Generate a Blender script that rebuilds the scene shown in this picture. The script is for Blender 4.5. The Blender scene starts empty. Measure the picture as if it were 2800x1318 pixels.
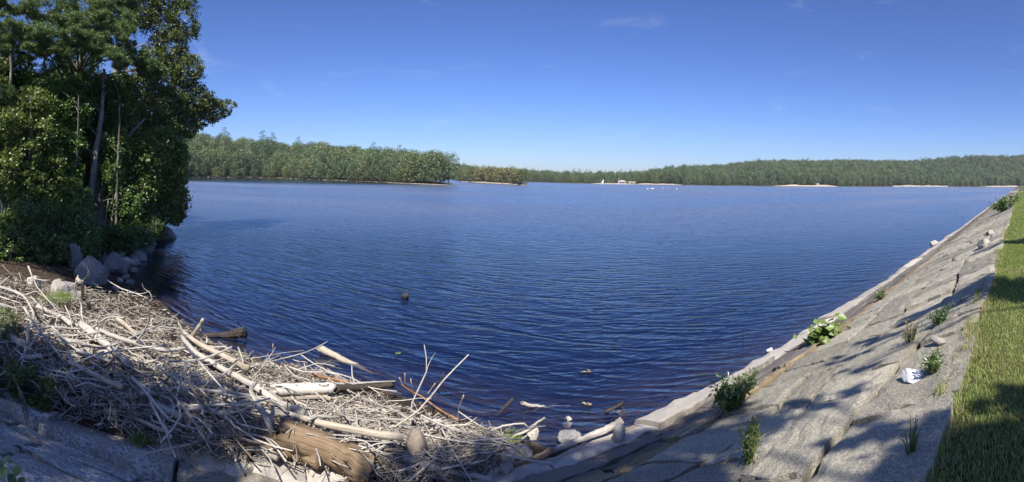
import bpy, math, random
import numpy as np
from mathutils import Vector, Matrix

# ------------------------------------------------------------------ camera, sky, sun, exposure
SC = bpy.context.scene
COL = SC.collection
F = 1200.0            # photograph pixels per radian of the panorama
X0 = 905.0            # photograph column that looks square across the dam (+Y)
H0, TILT = 475.0, 29.0
EYE = 3.75            # eye above the water (water is z = 0)

def _basis():
    uc = (1400 - X0) / F
    fwd = np.array([math.sin(uc), math.cos(uc), 0.0])
    right = np.array([math.cos(uc), -math.sin(uc), 0.0])
    ue = (2800 - X0) / F
    e = np.array([math.sin(ue), math.cos(ue), 0.0])
    t = TILT / F
    up = np.array([0, 0, 1.0]) - t * e
    up /= np.linalg.norm(up)
    fwd = fwd - up * fwd.dot(up); fwd /= np.linalg.norm(fwd)
    right = np.cross(fwd, up)
    return right, fwd, up
RIGHT, FWD, UP = _basis()

cam = bpy.data.cameras.new("camera")
cam.type = 'PANO'
cam.panorama_type = 'CENTRAL_CYLINDRICAL'
cam.central_cylindrical_range_u_min = -1400 / F
cam.central_cylindrical_range_u_max = 1400 / F
cam.central_cylindrical_range_v_min = -(1318 - H0) / F
cam.central_cylindrical_range_v_max = H0 / F
cam.central_cylindrical_radius = 1.0
cam.clip_start, cam.clip_end = 0.05, 20000
cam_ob = bpy.data.objects.new("camera", cam)
COL.objects.link(cam_ob)
cam_ob.matrix_world = Matrix(((RIGHT[0], UP[0], -FWD[0], 0), (RIGHT[1], UP[1], -FWD[1], 0),
                              (RIGHT[2], UP[2], -FWD[2], EYE), (0, 0, 0, 1)))
SC.camera = cam_ob

SUN_EL = math.radians(54)
SUN_H = np.array([-0.42, -1.0]); SUN_H /= np.linalg.norm(SUN_H)   # horizontal direction towards the sun
SUN_DIR = Vector((SUN_H[0] * math.cos(SUN_EL), SUN_H[1] * math.cos(SUN_EL), math.sin(SUN_EL)))
W = bpy.data.worlds.new("World"); SC.world = W; W.use_nodes = True
wn = W.node_tree.nodes; wl = W.node_tree.links; wn.clear()
sky = wn.new("ShaderNodeTexSky"); sky.sky_type = 'NISHITA'; sky.sun_disc = False
sky.sun_elevation = SUN_EL
sky.sun_rotation = math.atan2(SUN_H[0], SUN_H[1])
sky.altitude = 0; sky.air_density = 1.0; sky.dust_density = 0.5; sky.ozone_density = 10.0
bg = wn.new("ShaderNodeBackground"); bg.inputs[1].default_value = 0.061
wo = wn.new("ShaderNodeOutputWorld")
wb = wn.new("ShaderNodeMix"); wb.data_type = 'RGBA'; wb.blend_type = 'MULTIPLY'; wb.inputs[0].default_value = 1.0
wb.inputs[7].default_value = (0.88, 0.79, 0.88, 1)          # camera white balance of the clear sky
gm = wn.new("ShaderNodeGamma"); gm.inputs[1].default_value = 1.3
wl.new(sky.outputs[0], gm.inputs[0]); wl.new(gm.outputs[0], wb.inputs[6]); tcw = wn.new("ShaderNodeTexCoord"); mpw = wn.new("ShaderNodeMapping"); mpw.inputs['Scale'].default_value = (2.2, 3.2, 9.0); mpw.inputs['Rotation'].default_value = (0.1, 0.35, 0.2)
nzw = wn.new("ShaderNodeTexNoise"); nzw.inputs['Scale'].default_value = 1.6; nzw.inputs['Detail'].default_value = 7; nzw.inputs['Roughness'].default_value = 0.62; nzw.inputs['Distortion'].default_value = 0.9
rpw = wn.new("ShaderNodeValToRGB"); rpw.color_ramp.elements[0].position = 0.60; rpw.color_ramp.elements[1].position = 0.85; rpw.color_ramp.elements[1].color = (0.22, 0.22, 0.22, 1)
wl.new(tcw.outputs['Generated'], mpw.inputs[0]); wl.new(mpw.outputs[0], nzw.inputs['Vector']); wl.new(nzw.outputs[0], rpw.inputs[0])
wisp = wn.new("ShaderNodeMix"); wisp.data_type = 'RGBA'                                  # faint high wisps
wl.new(rpw.outputs[0], wisp.inputs[0]); wl.new(wb.outputs[2], wisp.inputs[6]); wisp.inputs[7].default_value = (8.5, 9.0, 9.8, 1)
wl.new(wisp.outputs[2], bg.inputs[0]); wl.new(bg.outputs[0], wo.inputs[0])

sun = bpy.data.lights.new("sun", 'SUN'); sun.energy = 4.8; sun.angle = math.radians(0.53)
sun.color = (1.0, 0.94, 0.84)
sun_ob = bpy.data.objects.new("sun", sun); COL.objects.link(sun_ob)
sun_ob.rotation_euler = SUN_DIR.to_track_quat('Z', 'Y').to_euler()
sun_ob.location = (0, -20, 60)

SC.view_settings.view_transform = 'Standard'
SC.view_settings.look = 'None'
SC.view_settings.exposure = 0.85
SC.view_settings.gamma = 1.0
SC.view_settings.use_curve_mapping = False
SC.cycles.use_denoising = True
SC.cycles.max_bounces = 8
SC.cycles.transparent_max_bounces = 12
SC.cycles.volume_bounces = 0
SC.cycles.caustics_reflective = False
SC.cycles.caustics_refractive = False

rng = np.random.default_rng(7)
random.seed(7)

# ------------------------------------------------------------------ helpers
def ray(px, py):
    u = (px - 1400) / F
    d = RIGHT * math.sin(u) + FWD * math.cos(u) + UP * ((H0 - py) / F)
    return d

def at(px, py, z=0.0):
    d = ray(px, py)
    k = (z - EYE) / d[2]
    return np.array([d[0] * k, d[1] * k, z])

def at_r(px, py, r):
    d = ray(px, py)
    k = r / math.hypot(d[0], d[1])
    return np.array([d[0] * k, d[1] * k, EYE + d[2] * k])

def col_az(px):
    return (px - X0) / F

def smooth(a, b, x):
    t = np.clip((np.asarray(x, float) - a) / (b - a), 0, 1)
    return t * t * (3 - 2 * t)

def vnoise(x, y, seed=0):
    """smooth value noise on arrays"""
    x = np.asarray(x, float); y = np.asarray(y, float)
    xi = np.floor(x); yi = np.floor(y)
    fx = x - xi; fy = y - yi
    fx = fx * fx * (3 - 2 * fx); fy = fy * fy * (3 - 2 * fy)
    def h(a, b):
        v = np.sin(a * 127.1 + b * 311.7 + seed * 74.7) * 43758.5453
        return v - np.floor(v)
    return (h(xi, yi) * (1 - fx) + h(xi + 1, yi) * fx) * (1 - fy) + (h(xi, yi + 1) * (1 - fx) + h(xi + 1, yi + 1) * fx) * fy

def mesh(name, V, FA, smooth_shade=False, attrs=None):
    """V (n,3); FA an (m,3|4) array or a list of such arrays"""
    V = np.ascontiguousarray(V, dtype=np.float32)
    if isinstance(FA, np.ndarray): FA = [FA]
    FA = [np.asarray(f, dtype=np.int32) for f in FA if len(f)]
    me = bpy.data.meshes.new(name)
    me.vertices.add(len(V)); me.vertices.foreach_set("co", V.ravel())
    loops = np.concatenate([f.ravel() for f in FA])
    tot = np.concatenate([np.full(len(f), f.shape[1], np.int32) for f in FA])
    start = np.concatenate([[0], np.cumsum(tot)[:-1]]).astype(np.int32)
    me.loops.add(len(loops)); me.loops.foreach_set("vertex_index", loops)
    me.polygons.add(len(tot)); me.polygons.foreach_set("loop_start", start)
    if attrs:
        for k, a in attrs.items():
            a = np.asarray(a, np.float32)
            if a.ndim == 1:
                at_ = me.attributes.new(k, 'FLOAT', 'POINT'); at_.data.foreach_set("value", a)
            else:
                at_ = me.attributes.new(k, 'FLOAT_COLOR', 'POINT')
                at_.data.foreach_set("color", np.concatenate([a, np.ones((len(a), 1), np.float32)], 1).ravel())
    me.update(calc_edges=True)
    me.polygons.foreach_set("use_smooth", np.full(len(tot), bool(smooth_shade)))
    return me

def obj(name, me, mat=None, parent=None):
    o = bpy.data.objects.new(name, me); COL.objects.link(o)
    if mat is not None and me is not None and not me.materials: me.materials.append(mat)
    if parent is not None: o.parent = parent
    return o

def tag(o, label=None, cat=None, group=None, kind=None):
    if label: o["label"] = label
    if cat: o["category"] = cat
    if group: o["group"] = group
    if kind: o["kind"] = kind
    return o

def empty(name, loc=(0, 0, 0), rz=0.0):
    o = bpy.data.objects.new(name, None); COL.objects.link(o)
    o.location = loc; o.rotation_euler = (0, 0, rz); o.empty_display_size = 0.2
    return o

class MB:
    """collects pieces into one mesh"""
    def __init__(s): s.V = []; s.Q = []; s.T = []; s.n = 0; s.A = []
    def add(s, V, Q=None, T=None, a=0.0):
        V = np.asarray(V, float)
        if Q is not None and len(Q): s.Q.append(np.asarray(Q, np.int64) + s.n)
        if T is not None and len(T): s.T.append(np.asarray(T, np.int64) + s.n)
        s.V.append(V); s.A.append(np.full(len(V), a)); s.n += len(V)
    def mesh(s, name, smooth_shade=False):
        f = []
        if s.Q: f.append(np.concatenate(s.Q))
        if s.T: f.append(np.concatenate(s.T))
        return mesh(name, np.concatenate(s.V), f, smooth_shade, {"tint": np.concatenate(s.A)})

def tube(pts, rad, sides=6, cap=True, wob=0.0, r=None):
    pts = np.asarray(pts, float); n = len(pts)
    rad = np.broadcast_to(np.asarray(rad, float), (n,)) if np.ndim(rad) == 0 or len(np.atleast_1d(rad)) == n else np.interp(np.linspace(0, 1, n), np.linspace(0, 1, len(rad)), rad)
    tan = np.gradient(pts, axis=0) if n > 2 else np.repeat((pts[1] - pts[0])[None], 2, 0)
    tan /= np.linalg.norm(tan, axis=1, keepdims=True) + 1e-9
    ref = np.array([0, 0, 1.0]) if abs(tan[0][2]) < 0.8 else np.array([1.0, 0, 0])
    u = np.cross(tan, ref); u /= np.linalg.norm(u, axis=1, keepdims=True) + 1e-9
    v = np.cross(tan, u)
    a = np.linspace(0, 2 * np.pi, sides, endpoint=False)
    rr = rad[:, None] * np.ones((n, sides))
    if wob:
        g = r or rng
        rr = rr * (1 + wob * (g.random((n, sides)) - 0.5) * 2)
    V = pts[:, None] + rr[..., None] * (np.cos(a)[None, :, None] * u[:, None] + np.sin(a)[None, :, None] * v[:, None])
    V = V.reshape(-1, 3)
    i = np.arange(n - 1)[:, None] * sides; j = np.arange(sides)[None]; j2 = (j + 1) % sides
    Q = np.stack([i + j, i + j2, i + sides + j2, i + sides + j], -1).reshape(-1, 4)
    T = np.zeros((0, 3), int)
    if cap:
        V = np.concatenate([V, pts[:1], pts[-1:]])
        c0, c1 = n * sides, n * sides + 1
        jj = np.arange(sides)
        T = np.concatenate([np.stack([np.full(sides, c0), (jj + 1) % sides, jj], 1),
                            np.stack([np.full(sides, c1), (n - 1) * sides + jj, (n - 1) * sides + (jj + 1) % sides], 1)])
    return V, Q, T

def curve_pts(ctrl, n):
    """Catmull-Rom through control points"""
    P = np.asarray(ctrl, float)
    if len(P) == 2: return P[0] + (P[1] - P[0]) * np.linspace(0, 1, n)[:, None]
    P = np.concatenate([[2 * P[0] - P[1]], P, [2 * P[-1] - P[-2]]])
    out = []
    m = len(P) - 3
    for t in np.linspace(0, m, n):
        k = min(int(t), m - 1); f = t - k
        a, b, c, d = P[k:k + 4]
        out.append(0.5 * ((2 * b) + (c - a) * f + (2 * a - 5 * b + 4 * c - d) * f * f + (3 * b - a - 3 * c + d) * f ** 3))
    return np.array(out)

def box(x0, x1, y0, y1, z0, z1):
    V = np.array([(x, y, z) for z in (z0, z1) for y in (y0, y1) for x in (x0, x1)], float)
    Q = np.array([(0, 2, 3, 1), (4, 5, 7, 6), (0, 1, 5, 4), (2, 6, 7, 3), (0, 4, 6, 2), (1, 3, 7, 5)])
    return V, Q

def unit(v): return v / (np.linalg.norm(v, axis=-1, keepdims=True) + 1e-9)

def rand_dirs(n, r=rng):
    return unit(r.normal(size=(n, 3)))

def leaves(P, size, r=rng, up=0.6, aspect=0.62, fold=0.12, droop=0.0, outward=None, ow=0.0):
    """one pointed leaf (two folded halves) at each point"""
    n = len(P)
    nrm = rand_dirs(n, r) + np.array([0, 0, up * 1.5])
    if outward is not None: nrm = nrm + outward * ow
    nrm = unit(nrm)
    ax = unit(np.cross(nrm, rand_dirs(n, r)))
    ax[:, 2] -= droop; ax = unit(ax)
    sd = unit(np.cross(nrm, ax))
    s = size * (0.65 + 0.7 * r.random(n))[:, None]
    base = P - ax * s * 0.5
    tip = P + ax * s * 0.5
    mid = P + ax * s * 0.03
    l = mid + sd * s * aspect * 0.5 + nrm * s * fold
    q = mid - sd * s * aspect * 0.5 + nrm * s * fold
    V = np.stack([base, l, tip, q], 1).reshape(-1, 3)
    k = np.arange(n)[:, None] * 4
    T = np.concatenate([k + np.array([[0, 2, 1]]), k + np.array([[0, 3, 2]])])
    return V, T

# ------------------------------------------------------------------ materials
def nodes(name):
    m = bpy.data.materials.new(name); m.use_nodes = True
    nt = m.node_tree; nt.nodes.clear()
    return m, nt

class NT:
    def __init__(s, nt): s.nt = nt
    def n(s, typ, **kw):
        nd = s.nt.nodes.new(typ)
        for k, v in kw.items():
            if k == 'ins':
                for a, b in v.items():
                    if isinstance(b, bpy.types.NodeSocket): s.nt.links.new(b, nd.inputs[a])
                    else: nd.inputs[a].default_value = b
            else: setattr(nd, k, v)
        return nd
    def mixc(s, fac, a, b, blend='MIX'):
        nd = s.nt.nodes.new("ShaderNodeMix"); nd.data_type = 'RGBA'; nd.blend_type = blend
        for i, v in ((0, fac), (6, a), (7, b)):
            if isinstance(v, bpy.types.NodeSocket): s.nt.links.new(v, nd.inputs[i])
            elif i == 0: nd.inputs[0].default_value = v
            else: nd.inputs[i].default_value = (*v, 1) if len(v) == 3 else v
        return nd.outputs[2]
    def math(s, op, a, b=0.0, c=None, clamp=False):
        nd = s.nt.nodes.new("ShaderNodeMath"); nd.operation = op; nd.use_clamp = clamp
        for i, v in enumerate((a, b, c)):
            if v is None: continue
            if isinstance(v, bpy.types.NodeSocket): s.nt.links.new(v, nd.inputs[i])
            else: nd.inputs[i].default_value = v
        return nd.outputs[0]
    def ramp(s, fac, stops, interp='LINEAR'):
        nd = s.nt.nodes.new("ShaderNodeValToRGB"); cr = nd.color_ramp; cr.interpolation = interp
        while len(cr.elements) < len(stops): cr.elements.new(0.5)
        for e, (p, c) in zip(cr.elements, stops):
            e.position = p; e.color = (*c, 1) if np.ndim(c) else (c, c, c, 1)
        s.nt.links.new(fac, nd.inputs[0])
        return nd.outputs[0]
    def noise(s, vec, scale, detail=4, rough=0.55, dist=0.0, out=0):
        nd = s.nt.nodes.new("ShaderNodeTexNoise")
        if vec is not None: s.nt.links.new(vec, nd.inputs['Vector'])
        nd.inputs['Scale'].default_value = scale; nd.inputs['Detail'].default_value = detail
        nd.inputs['Roughness'].default_value = rough; nd.inputs['Distortion'].default_value = dist
        return nd.outputs[out]
    def mapping(s, vec, scale=(1, 1, 1), rot=(0, 0, 0), loc=(0, 0, 0)):
        nd = s.nt.nodes.new("ShaderNodeMapping")
        s.nt.links.new(vec, nd.inputs[0])
        nd.inputs['Scale'].default_value = scale; nd.inputs['Rotation'].default_value = rot; nd.inputs['Location'].default_value = loc
        return nd.outputs[0]
    def link(s, a, b): s.nt.links.new(a, b)
    def out(s, surf, vol=None):
        o = s.nt.nodes.new("ShaderNodeOutputMaterial")
        if surf is not None: s.link(surf, o.inputs[0])
        if vol is not None: s.link(vol, o.inputs[1])
    def bump(s, h, strength=0.3, dist=0.02):
        return s.n("ShaderNodeBump", ins={'Strength': strength, 'Distance': dist, 'Height': h}).outputs[0]
    def pbr(s, col, rough=0.8, normal=None, spec=0.3):
        p = s.n("ShaderNodeBsdfPrincipled")
        for k, v in (('Base Color', col), ('Roughness', rough), ('Specular IOR Level', spec)):
            if isinstance(v, bpy.types.NodeSocket): s.link(v, p.inputs[k])
            else: p.inputs[k].default_value = (*v, 1) if np.ndim(v) and len(v) == 3 else v
        if normal is not None: s.link(normal, p.inputs['Normal'])
        return p.outputs[0]

def leaf_mat(name, dark, light, trans=0.3, warm=(0.16, 0.15, 0.03), warm_amt=0.1, gloss=0.06):
    m, nt = nodes(name); t = NT(nt)
    oi = t.n("ShaderNodeObjectInfo").outputs['Random']
    pos = t.n("ShaderNodeNewGeometry")
    nz = t.noise(pos.outputs['Position'], 0.9, 3)
    isl = pos.outputs['Random Per Island']
    f = t.math('ADD', t.math('MULTIPLY', isl, 0.55), t.math('MULTIPLY', nz, 0.5))
    c = t.mixc(f, dark, light)
    c = t.mixc(t.math('MULTIPLY', t.math('GREATER_THAN', oi, 0.72), warm_amt * 4, clamp=True), c, warm)
    hs = t.n("ShaderNodeHueSaturation", ins={'Color': c, 'Value': t.math('ADD', t.math('MULTIPLY', oi, 0.7), 0.62)}).outputs[0]
    d = t.n("ShaderNodeBsdfDiffuse", ins={'Color': hs}).outputs[0]
    tr = t.n("ShaderNodeBsdfTranslucent", ins={'Color': t.mixc(0.5, hs, (0.16, 0.22, 0.02))}).outputs[0]
    g = t.n("ShaderNodeBsdfGlossy", ins={'Color': (0.8, 0.85, 0.9, 1), 'Roughness': 0.42}).outputs[0]
    a = t.n("ShaderNodeMixShader", ins={0: trans, 1: d, 2: tr}).outputs[0]
    b = t.n("ShaderNodeMixShader", ins={0: gloss, 1: a, 2: g}).outputs[0]
    t.out(b)
    return m

def bark_mat(name, a, b, scale=(6, 6, 1.2), bump=0.6):
    m, nt = nodes(name); t = NT(nt)
    co = t.n("ShaderNodeTexCoord").outputs['Object']
    v = t.mapping(co, scale)
    n1 = t.noise(v, 3, 6, 0.65, 0.4)
    n2 = t.noise(co, 2.2, 3)
    c = t.mixc(t.ramp(n1, [(0.35, 0.0), (0.65, 1.0)]), a, b)
    c = t.mixc(t.ramp(n2, [(0.5, 0.0), (0.68, 0.7)]), c, (0.33, 0.36, 0.30))
    t.out(t.pbr(c, 0.9, t.bump(n1, bump, 0.03), 0.15))
    return m

def wood_mat(name, pale, grey, dark, crack=0.5):
    m, nt = nodes(name); t = NT(nt)
    oi = t.n("ShaderNodeObjectInfo").outputs['Random']
    at_ = t.n("ShaderNodeAttribute", attribute_name="tint").outputs['Fac']
    rnd = t.math('FRACT', t.math('ADD', oi, at_))
    pos = t.n("ShaderNodeNewGeometry").outputs['Position']
    n1 = t.noise(pos, 3.0, 4)
    n2 = t.noise(pos, 28, 5, 0.7)
    c = t.mixc(t.ramp(rnd, [(0.1, 0.0), (0.75, 1.0)]), grey, pale)
    c = t.mixc(t.ramp(rnd, [(0.78, 0.0), (0.86, 0.85)]), c, dark)
    c = t.mixc(t.ramp(n1, [(0.45, 0.0), (0.75, 0.55)]), c, grey)
    c = t.mixc(t.math('MULTIPLY', t.ramp(n2, [(0.35, 1.0), (0.55, 0.0)]), crack), c, dark)
    t.out(t.pbr(c, 0.85, t.bump(n2, 0.5, 0.01), 0.2))
    return m

def log_mat(name, a, b, dark, grain_scale=14.0):
    """grain along the object's own length (attribute 'along' is not needed: stretched by generated axis)"""
    m, nt = nodes(name); t = NT(nt)
    co = t.n("ShaderNodeAttribute", attribute_name="grain").outputs['Vector']
    v = t.mapping(co, (1.0, 1.0, 0.06))
    n1 = t.noise(v, grain_scale, 6, 0.7, 0.2)
    n2 = t.noise(co, 2.0, 3)
    c = t.mixc(t.ramp(n1, [(0.38, 0.0), (0.62, 1.0)]), a, b)
    c = t.mixc(t.ramp(n1, [(0.3, 0.9), (0.42, 0.0)]), c, dark)
    c = t.mixc(t.ramp(n2, [(0.5, 0.0), (0.72, 0.6)]), c, dark)
    t.out(t.pbr(c, 0.85, t.bump(n1, 0.9, 0.03), 0.2))
    return m

def stone_mat(name, base, light, dark, scale=1.0, bump=0.5, patch=0.5):
    m, nt = nodes(name); t = NT(nt)
    oi = t.n("ShaderNodeObjectInfo").outputs['Random']
    pos = t.n("ShaderNodeNewGeometry").outputs['Position']
    n1 = t.noise(pos, 2.0 * scale, 5, 0.6)
    n2 = t.noise(pos, 45 * scale, 4, 0.7)
    n3 = t.noise(pos, 9 * scale, 4, 0.65)
    c = t.mixc(t.ramp(n2, [(0.4, 0.0), (0.6, 1.0)]), base, light)
    c = t.mixc(t.math('MULTIPLY', t.ramp(n1, [(0.48, 0.0), (0.62, 1.0)]), patch), c, dark)
    c = t.mixc(t.math('MULTIPLY', t.ramp(n3, [(0.3, 1.0), (0.42, 0.0)]), 0.5), c, dark)
    c = t.n("ShaderNodeHueSaturation", ins={'Color': c, 'Value': t.math('ADD', t.math('MULTIPLY', oi, 0.35), 0.82)}).outputs[0]
    t.out(t.pbr(c, 0.9, t.bump(t.math('ADD', n2, n3), bump, 0.015), 0.2))
    return m

def flat_mat(name, c, rough=0.6, spec=0.3, vary=0.08):
    m, nt = nodes(name); t = NT(nt)
    pos = t.n("ShaderNodeNewGeometry").outputs['Position']
    n = t.noise(pos, 6, 4)
    k = t.n("ShaderNodeHueSaturation", ins={'Color': (*c, 1), 'Value': t.math('ADD', t.math('MULTIPLY', n, vary * 2), 1 - vary)}).outputs[0]
    t.out(t.pbr(k, rough, None, spec))
    return m

M = {}
M['leaf_far'] = leaf_mat('leaf_far', (0.055, 0.098, 0.036), (0.165, 0.225, 0.085), 0.25, (0.14, 0.13, 0.035), 0.12)
M['leaf_pine_far'] = leaf_mat('leaf_pine_far', (0.055, 0.10, 0.05), (0.11, 0.165, 0.08), 0.1, (0.05, 0.08, 0.03), 0.1)
M['leaf_island'] = leaf_mat('leaf_island', (0.085, 0.11, 0.035), (0.20, 0.22, 0.08), 0.25, (0.22, 0.16, 0.07), 0.12)
M['leaf_near'] = leaf_mat('leaf_near', (0.05, 0.11, 0.02), (0.145, 0.235, 0.045), 0.38, gloss=0.045)
M['leaf_oak'] = leaf_mat('leaf_oak', (0.036, 0.075, 0.022), (0.09, 0.145, 0.042), 0.25, gloss=0.045)
M['leaf_bush'] = leaf_mat('leaf_bush', (0.065, 0.12, 0.024), (0.19, 0.27, 0.06), 0.35, gloss=0.05)
M['needle'] = leaf_mat('needle', (0.075, 0.14, 0.04), (0.19, 0.26, 0.075), 0.2, gloss=0.05)
M['leaf_slope'] = leaf_mat('leaf_slope', (0.06, 0.11, 0.02), (0.15, 0.22, 0.05), 0.3, gloss=0.08)
M['leaf_squash'] = leaf_mat('leaf_squash', (0.08, 0.16, 0.03), (0.15, 0.26, 0.06), 0.3, gloss=0.06)
M['juniper'] = leaf_mat('juniper', (0.035, 0.08, 0.03), (0.075, 0.14, 0.05), 0.15, gloss=0.04)
M['litter'] = leaf_mat('litter', (0.07, 0.05, 0.032), (0.16, 0.12, 0.08), 0.1, gloss=0.03)
M['dry'] = leaf_mat('dry', (0.22, 0.17, 0.09), (0.38, 0.30, 0.17), 0.2, gloss=0.03)
M['bark'] = bark_mat('bark', (0.055, 0.048, 0.04), (0.15, 0.135, 0.115))
M['bark_pale'] = bark_mat('bark_pale', (0.12, 0.11, 0.095), (0.30, 0.29, 0.26))
M['drift'] = wood_mat('drift', (0.58, 0.53, 0.455), (0.37, 0.35, 0.32), (0.10, 0.075, 0.05))
M['drift_litter'] = wood_mat('drift_litter', (0.53, 0.475, 0.40), (0.31, 0.285, 0.25), (0.09, 0.065, 0.042))
M['log_brown'] = log_mat('log_brown', (0.15, 0.10, 0.06), (0.32, 0.235, 0.15), (0.045, 0.03, 0.02))
M['log_grey'] = log_mat('log_grey', (0.36, 0.335, 0.295), (0.56, 0.52, 0.455), (0.14, 0.11, 0.08), 20)
M['log_tan'] = log_mat('log_tan', (0.36, 0.31, 0.24), (0.53, 0.47, 0.375), (0.16, 0.11, 0.07), 20)
M['log_dark'] = log_mat('log_dark', (0.035, 0.03, 0.025), (0.11, 0.09, 0.075), (0.012, 0.01, 0.008))
M['log_red'] = log_mat('log_red', (0.26, 0.13, 0.07), (0.42, 0.25, 0.14), (0.10, 0.05, 0.03))
M['stone_boulder'] = stone_mat('stone_boulder', (0.17, 0.165, 0.16), (0.27, 0.26, 0.25), (0.09, 0.085, 0.08))
M['stone_pale'] = stone_mat('stone_pale', (0.36, 0.33, 0.28), (0.48, 0.45, 0.40), (0.22, 0.20, 0.17))
M['stone_white'] = stone_mat('stone_white', (0.55, 0.56, 0.57), (0.70, 0.70, 0.70), (0.5, 0.5, 0.5), patch=0.25)
M['stone_brown'] = stone_mat('stone_brown', (0.20, 0.16, 0.13), (0.27, 0.22, 0.18), (0.13, 0.10, 0.08))
M['concrete'] = stone_mat('concrete', (0.40, 0.39, 0.36), (0.5, 0.48, 0.45), (0.3, 0.29, 0.27), patch=0.3)
M['sand'] = stone_mat('sand', (0.40, 0.33, 0.24), (0.46, 0.38, 0.28), (0.30, 0.25, 0.18), scale=0.2, bump=0.2)
M['white'] = flat_mat('white', (0.8, 0.8, 0.8), 0.4, 0.5)
M['roof'] = flat_mat('roof', (0.36, 0.30, 0.33), 0.8)
M['wallpaint'] = flat_mat('wallpaint', (0.42, 0.36, 0.33), 0.8)
M['dark'] = flat_mat('dark', (0.03, 0.03, 0.035), 0.6)
M['pink'] = flat_mat('pink', (0.75, 0.55, 0.62), 0.5)
M['metal'] = flat_mat('metal', (0.3, 0.31, 0.32), 0.5, 0.5)

# ------------------------------------------------------------------ the lie of the land
CREST_Z, EDGE_Y, FOOT_Y = 2.1, 0.552, 5.13           # grass edge of the dam crest, water line of the dam
SLOPE = CREST_Z / (FOOT_Y - EDGE_Y)
def slope_z(y): return CREST_Z - (np.asarray(y, float) - EDGE_Y) * SLOPE

_sh = [(1560, 1232), (1500, 1225), (1400, 1185), (1304, 1158), (1200, 1120), (1076, 1075), (960, 1040), (815, 1000), (700, 980), (609, 955), (540, 905), (489, 872), (440, 825), (400, 780), (372, 752), (380, 720), (392, 690), (402, 668)]
SHORE = [tuple(at(px, py, 0.0)[:2]) for px, py in _sh]
SHORE = [(1200, FOOT_Y), (40, FOOT_Y), (SHORE[0][0] + 0.5, FOOT_Y)] + SHORE + [(-14.5, 33), (-19, 38), (-30, 43), (-60, 47), (-140, 60), (-400, 90)]
POLY = np.array(SHORE + [(-400, -900), (1200, -900)])
SHORE = np.array(SHORE)

def near_sd(x, y):
    """distance to the near shore line, positive on land"""
    sh = x.shape
    P = np.stack([x.ravel(), y.ravel()], 1)
    out = np.full(len(P), 1e9)
    for a, b in zip(SHORE[:-1], SHORE[1:]):
        ab = b - a; L = ab @ ab
        t = np.clip(((P - a) @ ab) / L, 0, 1)
        d = np.hypot(P[:, 0] - a[0] - t * ab[0], P[:, 1] - a[1] - t * ab[1])
        out = np.minimum(out, d)
    ins = np.zeros(len(P), bool)
    n = len(POLY)
    for i in range(n):
        x1, y1 = POLY[i]; x2, y2 = POLY[(i + 1) % n]
        c = ((y1 > P[:, 1]) != (y2 > P[:, 1]))
        if not c.any(): continue
        xi = (x2 - x1) * (P[:, 1] - y1) / (y2 - y1 + 1e-12) + x1
        ins ^= c & (P[:, 0] < xi)
    return np.where(ins, out, -out).reshape(sh)

def far_r(px):
    return np.interp(px, [-4000, 900, 1240, 1400, 1500, 1640, 1750, 1900, 2100, 2300, 2500, 2650, 2800, 3400],
                     [500, 520, 520, 470, 425, 400, 430, 450, 480, 520, 580, 640, 700, 700])
def far_h(px):
    return np.interp(px, [-4000, 1100, 1245, 1330, 1480, 1560, 1650, 1750, 1850, 2000, 2200, 2400, 2500, 2600, 2700, 2800, 3400],
                     [8, 14, 11, 6, 1, 0.5, 0.5, 2, 9, 20, 27, 30, 32, 41, 48, 52, 52])
def pen_r(px):
    return np.interp(px, [-4000, 400, 490, 600, 720, 800, 900, 1000, 1100, 1200, 1246], [215, 218, 226, 250, 272, 262, 238, 226, 208, 196, 205])
def pen_d(px):
    return np.interp(px, [-4000, 900, 1100, 1200, 1235, 1246, 1247], [170, 150, 80, 35, 15, 0, -200])
def pen_h(px):
    return np.interp(px, [-4000, 450, 560, 650, 760, 900, 1000, 1100, 1200, 1246], [13, 14, 15, 14, 13, 9, 6, 4, 1, 0])
def isl_r(px): return np.interp(px, [1240, 1300, 1440, 1460], [355, 308, 230, 225])
def isl_d(px): return np.interp(px, [1000, 1249, 1252, 1300, 1400, 1438, 1441, 1600], [-300, -5, 6, 30, 26, 12, -5, -300])

def parts(x, y):
    x = np.asarray(x, float); y = np.asarray(y, float)
    R = np.hypot(x, y); px = X0 + F * np.arctan2(x, y)
    dn = near_sd(x, y)
    df = R - far_r(px)
    dp = np.minimum(R - pen_r(px), pen_r(px) + pen_d(px) - R)
    di = np.minimum(R - isl_r(px), isl_r(px) + isl_d(px) - R)
    wrong = (y < 0) & (x < 0)
    df = np.where(wrong & (R < 900), -50, df); dp = np.where(y < 20, -50, dp); di = np.where(y < 20, -50, di)
    df = np.where((y < -20) & (x < 250), -50, df)
    return R, px, dn, df, dp, di

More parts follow.
